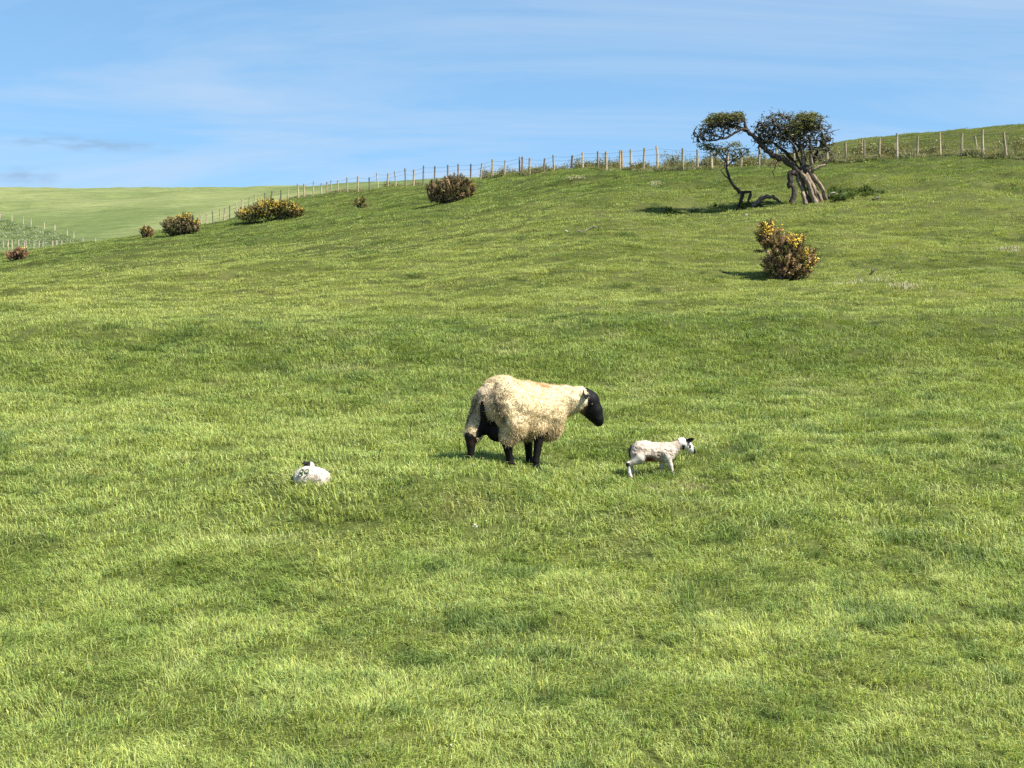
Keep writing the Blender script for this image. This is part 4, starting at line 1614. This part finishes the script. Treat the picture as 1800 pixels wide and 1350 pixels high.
def place_ear(parent, p, d, up, me):
    d = np.array(d, float)
    d /= np.linalg.norm(d)
    up = np.array(up, float)
    y = np.cross(up, d)
    y /= np.linalg.norm(y)
    z = np.cross(d, y)
    from mathutils import Matrix
    o = nobj('ear', me, parent)
    o.matrix_local = Matrix(((d[0], y[0], z[0], p[0]), (d[1], y[1], z[1], p[1]), (d[2], y[2], z[2], p[2]), (0, 0, 0, 1)))
    return o


def ball(name, parent, c, r, col, mat):
    mb = MB()
    V, T = [], []
    for i in range(7):
        th = math.pi * i / 6
        for j in range(8):
            V.append((r * math.sin(th) * math.cos(j * .7854), r * math.sin(th) * math.sin(j * .7854), r * math.cos(th)))
    q = [(i * 8 + j, (i + 1) * 8 + j, (i + 1) * 8 + (j + 1) % 8, i * 8 + (j + 1) % 8) for i in range(6) for j in range(8)]
    mb.add(V, None, q, col)
    return mb.build(name, mat, parent, c, True)


def wool_noise(V, Nn, big, small, s1, s2, seed):
    d = vnoise3(V * s1, seed) * big + vnoise3(V * s2, seed + 3) * small + vnoise3(V * s2 * 2.1, seed + 5) * small * .6
    return V + Nn * d[:, None]


# --- the ewe: body turned three-quarters away, head turned back into profile
ra = np.random.default_rng(3)
EH = math.radians(45)
EB = hit(912, 820, 9, 20)


def gz(x, y):
    """lie of the ground under the ewe, in her own frame"""
    wx = EB[0] + x * math.cos(EH) - y * math.sin(EH)
    wy = EB[1] + x * math.sin(EH) + y * math.cos(EH)
    return float(ground_z(np.array([wx]), np.array([wy]))[0] - EB[2]) + .012


B = Body()
B.ell('wool', (0, 0, .565), (.46, .265, .255), .05)
B.ell('wool', (-.23, 0, .615), (.215, .245, .255), .08)
B.ell('wool', (.27, -.01, .53), (.23, .235, .245), .08)
B.ell('wool', (.36, -.03, .385), (.13, .15, .145), .07)
B.chain('wool', [(-.16, -.165, .56), (-.22, -.165, .40), (-.27, -.140, .285)], [.150, .125, .082], .06)
B.chain('wool', [(-.28, .150, .58), (-.38, .150, .43), (-.475, .130, .325)], [.140, .115, .078], .06)
B.ell('wool', (.08, 0, .395), (.30, .205, .14), .06)
B.chain('wool', [(.36, -.03, .575), (.50, -.12, .62), (.615, -.212, .645)], [.185, .148, .112], .08)
B.chain('wool', [(-.405, .01, .75), (-.455, .01, .70), (-.470, .01, .645)], [.055, .062, .045], .02)
B.chain('face', [(.678, -.243, .670), (.705, -.272, .625), (.742, -.308, .53), (.768, -.328, .445), (.774, -.331, .420)], [.082, .096, .076, .058, .050], .025)
B.chain('face', [(.655, -.232, .585), (.735, -.295, .47)], [.082, .055], .03)


def leg(x, y, top, kx, ky, kz, r):
    z0 = gz(x, y)
    pts = [top, (kx, ky, kz), (x - .012, y, z0 + .085), (x - .006, y, z0 + .035), (x + .028, y, z0)]
    B.chain('leg', pts, [r, r * .62, .032, .036, .037], .03)


leg(.142, -.10, (.20, -.105, .38), .168, -.10, .235, .070)
leg(.255, .10, (.24, .10, .38), .230, .10, .235, .070)
leg(-.233, -.12, (-.22, -.125, .38), -.285, -.12, .265, .088)
leg(-.505, .12, (-.36, .13, .40), -.515, .125, .285, .088)
B.ell('udder', (-.27, 0, .33), (.12, .10, .09), .04)
V, Q = surface_nets(B, (-.66, -.44, -.10), (.90, .36, .94), .0100)
Nn = B.normals(V)
tg_, D = B.tagof(V)
isw = tg_ == 'wool'
# rear skin between the thighs
bare = (V[:, 0] < -.26) & (V[:, 1] > -.022 - .06 * (V[:, 2] < .45)) & (V[:, 1] < .060) & (V[:, 2] < .63) & ((Nn[:, 0] < -.1) | (V[:, 2] < .40))
isw &= ~bare
wmask = isw.astype(float)
V2 = wool_noise(V, Nn, .012, .006, 9.0, 26.0, 4)
V2 = V2 + Nn * (vnoise3(V * 60, 6) * .003)[:, None]
V2 = V * (1 - wmask[:, None]) + V2 * wmask[:, None]
cw = lerp3((0.54, 0.42, 0.245), (0.70, 0.58, 0.37), np.clip(.6 + .45 * vnoise3(V * 6, 8) + .25 * vnoise3(V * 22, 9), 0, 1))
dirty = np.clip(sstep(.36, .22, V[:, 2]) * .45 * np.clip(.6 + vnoise3(V * 9, 11), 0, 1) + sstep(-.30, -.44, V[:, 0]) * .55 * np.clip(.55 + vnoise3(V * 10, 12), 0, 1), 0, 1)
cw = cw * (1 - dirty[:, None]) + np.array([0.165, 0.120, 0.080])[None] * dirty[:, None]
fold_shade = np.clip(np.exp(-((np.abs(V[:, 1] - .01) - .105 - .25 * (.72 - V[:, 2])) / .022) ** 2), 0, 1) * (V[:, 0] < -.30) * (V[:, 2] < .80) * (V[:, 2] > .40)
cw = cw * (1 - .75 * fold_shade[:, None]) + np.array([0.085, 0.065, 0.045])[None] * .75 * fold_shade[:, None]
tail = (V[:, 0] < -.425) & (np.abs(V[:, 1]) < .075) & (V[:, 2] > .55)
cw[tail] = cw[tail] * .4 + np.array([0.42, 0.36, 0.28]) * .6
neckw = sstep(.44, .60, V[:, 0])
cw = cw * (1 - .45 * neckw[:, None]) + np.array([0.62, 0.55, 0.42])[None] * .45 * neckw[:, None]
red = np.exp(-((V[:, 0] - .22) / .13) ** 2 - ((V[:, 1] + .11) / .055) ** 2) * (V[:, 2] > .62) * np.clip(.7 + .8 * vnoise3(V * 25, 14), 0, 1)
cw = cw * (1 - red[:, None] * .85) + np.array([0.55, 0.12, 0.035])[None] * red[:, None] * .85
ck = np.where(((tg_ == 'face')[:, None]), np.array([[0.0035, 0.0032, 0.0034]]), np.array([[0.0045, 0.0036, 0.0034]]))
brown = (tg_ == 'leg') * sstep(.19, .26, V[:, 2]) * np.clip(vnoise3(V * 24, 15) + .2, 0, 1)
ck = ck * (1 - brown[:, None] * .6) + np.array([0.060, 0.026, 0.016])[None] * brown[:, None] * .6
cheek = np.exp(-(((V[:, 0] - V[:, 1]) - .865) / .04) ** 2 - ((V[:, 2] - .560) / .07) ** 2) * (tg_ == 'face')
ck = ck * (1 - cheek[:, None] * .75) + np.array([0.27, 0.19, 0.125])[None] * cheek[:, None] * .75
cc = np.where(isw[:, None], cw, ck)
ewe = thing('ewe', 'shaggy cream ewe with black face and legs standing in the pasture', 'sheep', EB, EH)
me = two_coats(np_mesh('body', V2, None, Q, cc, M_WOOL, True), isw)
body = nobj('body', me, ewe)


def fibres(V, Nn, colr, n, rng, length, width, down, flare, jit):
    """fine wool fibres standing off the fleece, one sliver each"""
    k = rng.choice(len(V), n)
    p, nn = V[k] + rng.normal(0, .005, (n, 3)), Nn[k]
    d = nn * flare + np.array([-.1, 0, -down]) + rng.normal(0, jit, (n, 3))
    d /= np.linalg.norm(d, axis=1)[:, None]
    d = d + nn * np.maximum(0, .15 - (d * nn).sum(1))[:, None]
    l = length * rng.uniform(.5, 1.5, (n, 1))
    sd_ = np.cross(d, rng.normal(size=(n, 3)))
    sd_ /= np.linalg.norm(sd_, axis=1)[:, None] + 1e-9
    w = width * rng.uniform(.6, 1.4, (n, 1))
    b0 = p - nn * .004
    m_ = b0 + d * l * .55 + rng.normal(0, .15, (n, 3)) * l
    e = b0 + d * l + rng.normal(0, .3, (n, 3)) * l
    VV = np.stack([b0 - sd_ * w, b0 + sd_ * w, m_ + sd_ * w * .8, m_ - sd_ * w * .8, e], 1).reshape(-1, 3)
    i0 = np.arange(n)[:, None] * 5
    mb = MB()
    mb.add(VV, i0 + np.array([[3, 2, 4]]), i0 + np.array([[0, 1, 2, 3]]), np.repeat(colr[k] * rng.uniform(.88, 1.12, (n, 1)), 5, 0))
    return mb


wi = np.where(isw & (V[:, 2] > .12))[0]
fl = fibres(V2[wi], Nn[wi], cw[wi], 70000, ra, .012, .0020, .5, .40, .55).build('fleece', M_LOCK, ewe)
fl['kind'] = 'stuff'
low = np.where(isw & ((V[:, 2] < .40) | (V[:, 0] < -.36)) & (Nn[:, 2] < .4))[0]
f2 = fibres(V2[low], Nn[low], cw[low] * .95, 5000, ra, .028, .0030, 1.2, .3, .35).build('fleece', M_LOCK, ewe)
f2['kind'] = 'stuff'
f2['label'] = 'long hanging dirty locks of wool'
em = ear_mesh(.155, .075, (0.0035, 0.0032, 0.0034))
place_ear(ewe, (.632, -.290, .728), (-.40, -.50, -.30), (.35, -.6, .7), em)
place_ear(ewe, (.735, -.195, .725), (.60, .50, .05), (.1, .1, .9), em)
ball('eye', ewe, (.660, -.345, .590), .015, (0.03, 0.02, 0.01), M_EYE)
ball('eye', ewe, (.790, -.232, .590), .015, (0.03, 0.02, 0.01), M_EYE)

# --- the standing lamb
B = Body()
B.ell('wool', (-.015, 0, .220), (.195, .080, .088), .04)
B.ell('wool', (-.100, 0, .236), (.100, .078, .090), .04)
B.ell('wool', (.120, 0, .212), (.090, .074, .084), .04)
B.ell('wool', (-.135, -.045, .180), (.066, .038, .070), .03)
B.ell('wool', (-.135, .045, .180), (.066, .038, .070), .03)
B.chain('wool', [(.14, 0, .230), (.205, 0, .260), (.255, 0, .293)], [.068, .052, .046], .04)
B.chain('face', [(.272, 0, .300), (.305, 0, .287), (.350, 0, .247), (.377, 0, .222)], [.051, .049, .036, .025], .02)
B.chain('leg', [(.130, -.045, .17), (.158, -.045, .100), (.176, -.045, .035), (.180, -.045, .012), (.192, -.045, -.005)], [.036, .021, .015, .017, .016], .02)
B.chain('leg', [(.105, .045, .17), (.098, .045, .100), (.092, .045, .035), (.094, .045, .012), (.106, .045, -.005)], [.036, .021, .015, .017, .016], .02)
B.chain('leg', [(-.130, -.050, .17), (-.175, -.050, .135), (-.232, -.050, .112), (-.222, -.050, .038), (-.218, -.050, .012), (-.205, -.050, -.005)], [.048, .032, .020, .015, .017, .016], .02)
B.chain('leg', [(-.125, .050, .17), (-.155, .050, .135), (-.195, .050, .110), (-.175, .050, .036), (-.170, .050, .012), (-.158, .050, -.005)], [.048, .032, .020, .015, .017, .016], .02)
B.chain('tail', [(-.178, 0, .270), (-.202, 0, .240), (-.205, 0, .175)], [.022, .020, .013], .012)
V, Q = surface_nets(B, (-.28, -.16, -.03), (.45, .16, .40), .0075)
Nn = B.normals(V, .003)
tg_, D = B.tagof(V)
isw = (tg_ == 'wool')
V2 = V + (wool_noise(V, Nn, .006, .004, 30, 75, 24) - V) * isw[:, None]
cl = lerp3((0.38, 0.295, 0.230), (0.52, 0.430, 0.350), np.clip(.5 + .6 * vnoise3(V * 16, 25) + .3 * vnoise3(V * 45, 26), 0, 1))
gp = np.clip(np.exp(-((V[:, 0] + .15) / .05) ** 2 - ((V[:, 2] - .25) / .045) ** 2) * .6 + np.exp(-((V[:, 0] - .07) / .06) ** 2 - ((V[:, 2] - .17) / .05) ** 2) * .35, 0, 1) * np.clip(.7 + vnoise3(V * 40, 27), 0, 1)
cl = cl * (1 - gp[:, None]) + np.array([0.20, 0.155, 0.14])[None] * gp[:, None]
iod = np.exp(-((V[:, 0] + .03) / .046) ** 4 - ((V[:, 2] - .145) / .036) ** 4) * ((V[:, 1] < .03) & isw)
cl = cl * (1 - iod[:, None] * .95) + np.array([0.120, 0.018, 0.007])[None] * iod[:, None] * .95
legm = (tg_ == 'leg')
cl[legm] = np.array([0.54, 0.48, 0.41]) * (0.9 + .15 * vnoise3(V[legm] * 40, 28))[:, None]
hk = legm & (V[:, 0] < -.218) & (V[:, 2] < .125) & (V[:, 2] > .09)
cl[hk] = (0.03, 0.025, 0.022)
cl[tg_ == 'tail'] = (0.055, 0.045, 0.040)
fa = tg_ == 'face'
cl[fa] = (0.60, 0.56, 0.50)
blk = fa & ((V[:, 0] > .372) | ((np.abs(V[:, 0] - .338) < .014) & (np.abs(V[:, 2] - .270) < .016)) | ((V[:, 2] > .305) & (V[:, 0] > .30)) | ((V[:, 0] < .292) & (V[:, 2] < .285) & (V[:, 0] > .262)))
cl[blk] = (0.016, 0.013, 0.012)
LB = hit(1147, 835, 9, 20)
LB[2] -= .012
lamb = thing('lamb', 'young white lamb with black ears and red-brown belly stain walking ahead of the ewe', 'lamb', LB, math.radians(4))
lamb.scale = (1.07, 1.07, 1.07)
nobj('body', two_coats(np_mesh('body', V2, None, Q, cl, M_WOOL, True), isw), lamb)
em = ear_mesh(.088, .048, (0.014, 0.012, 0.011))
place_ear(lamb, (.292, -.040, .308), (.62, -.35, .34), (-.2, -.9, .3), em)
place_ear(lamb, (.292, .040, .312), (.45, .75, .25), (.3, .5, .8), em)
ball('eye', lamb, (.333, -.034, .272), .0075, (0.012, 0.010, 0.008), M_EYE)
ball('eye', lamb, (.333, .034, .272), .0075, (0.012, 0.010, 0.008), M_EYE)

# --- the lamb lying down, head tucked over its far side
B = Body()
B.ell('wool', (.0, 0, .095), (.165, .105, .095), .04)
B.ell('wool', (.08, .0, .085), (.100, .098, .080), .04)
B.ell('wool', (-.085, 0, .088), (.080, .090, .085), .04)
B.chain('wool', [(-.06, .045, .13), (-.03, .075, .165), (-.015, .085, .185)], [.055, .046, .042], .03)
B.chain('face', [(-.012, .080, .195), (-.035, .072, .188), (-.075, .060, .165)], [.040, .036, .022], .015)
B.chain('leg', [(-.09, -.05, .06), (-.13, -.065, .03), (-.07, -.085, .02)], [.035, .020, .016], .02)
B.chain('leg', [(.08, -.05, .06), (.12, -.075, .03), (.05, -.09, .02)], [.04, .022, .016], .02)
V, Q = surface_nets(B, (-.25, -.2, -.04), (.25, .2, .28), .0065)
Nn = B.normals(V, .003)
tg_, D = B.tagof(V)
isw = tg_ == 'wool'
V2 = V + (wool_noise(V, Nn, .005, .003, 32, 80, 44) - V) * isw[:, None]
cl = lerp3((0.39, 0.335, 0.275), (0.50, 0.445, 0.385), np.clip(.5 + .6 * vnoise3(V * 18, 45), 0, 1))
st = np.exp(-((V[:, 0] - .03) / .05) ** 2 - ((V[:, 2] - .09) / .03) ** 2) * .35
cl = cl * (1 - st[:, None]) + np.array([0.50, 0.30, 0.20])[None] * st[:, None]
fa = tg_ == 'face'
cl[fa & (V[:, 0] < -.012)] = (0.014, 0.011, 0.011)
OB = hit(547, 848, 9, 20)
OB[2] -= .052
lying = thing('lamb', 'white lamb lying curled in the grass with green 89 painted on its side', 'lamb', OB, math.radians(6))
lying.scale = (.9, .9, .95)
nobj('body', two_coats(np_mesh('body', V2, None, Q, cl, M_WOOL, True), isw), lying)
em = ear_mesh(.072, .040, (0.012, 0.010, 0.010))
place_ear(lying, (-.020, .055, .225), (-.75, -.35, .12), (.1, -.6, .8), em)
place_ear(lying, (-.010, .105, .222), (-.45, .45, .20), (.3, -.3, .8), em)
ball('eye', lying, (-.045, .040, .195), .007, (0.012, 0.010, 0.008), M_EYE)


def on_side(x, z):
    """first point of the flank met coming from the front"""
    y = np.linspace(-.2, .1, 500)
    s_ = B(np.stack([np.full(500, x), y, np.full(500, z)], 1))
    k = int(np.argmax(s_ < 0))
    return np.array([x, y[k] - .006, z])


def stroke(mb, pts, r=.0048):
    P = [on_side(x, z) for x, z in pts]
    mb.tube(P, r, 6, (0.065, 0.115, 0.045))


def ring(cx, cz, rx, rz, a0=0, a1=360, sl=.35, n=14):
    out = []
    for i in range(n + 1):
        a = math.radians(a0 + (a1 - a0) * i / n)
        u, v = rx * math.cos(a), rz * math.sin(a)
        out.append((cx + u + v * sl, cz + v))
    return out


mb = MB()
stroke(mb, ring(-.086, .158, .016, .014))
stroke(mb, ring(-.098, .126, .018, .017))
mb.build('painted_digit', M_PAINT, lying)
mb = MB()
stroke(mb, ring(-.038, .157, .018, .015))
stroke(mb, [(-.020, .157), (-.026, .142), (-.036, .124), (-.048, .111), (-.058, .108)])
mb.build('painted_digit', M_PAINT, lying)
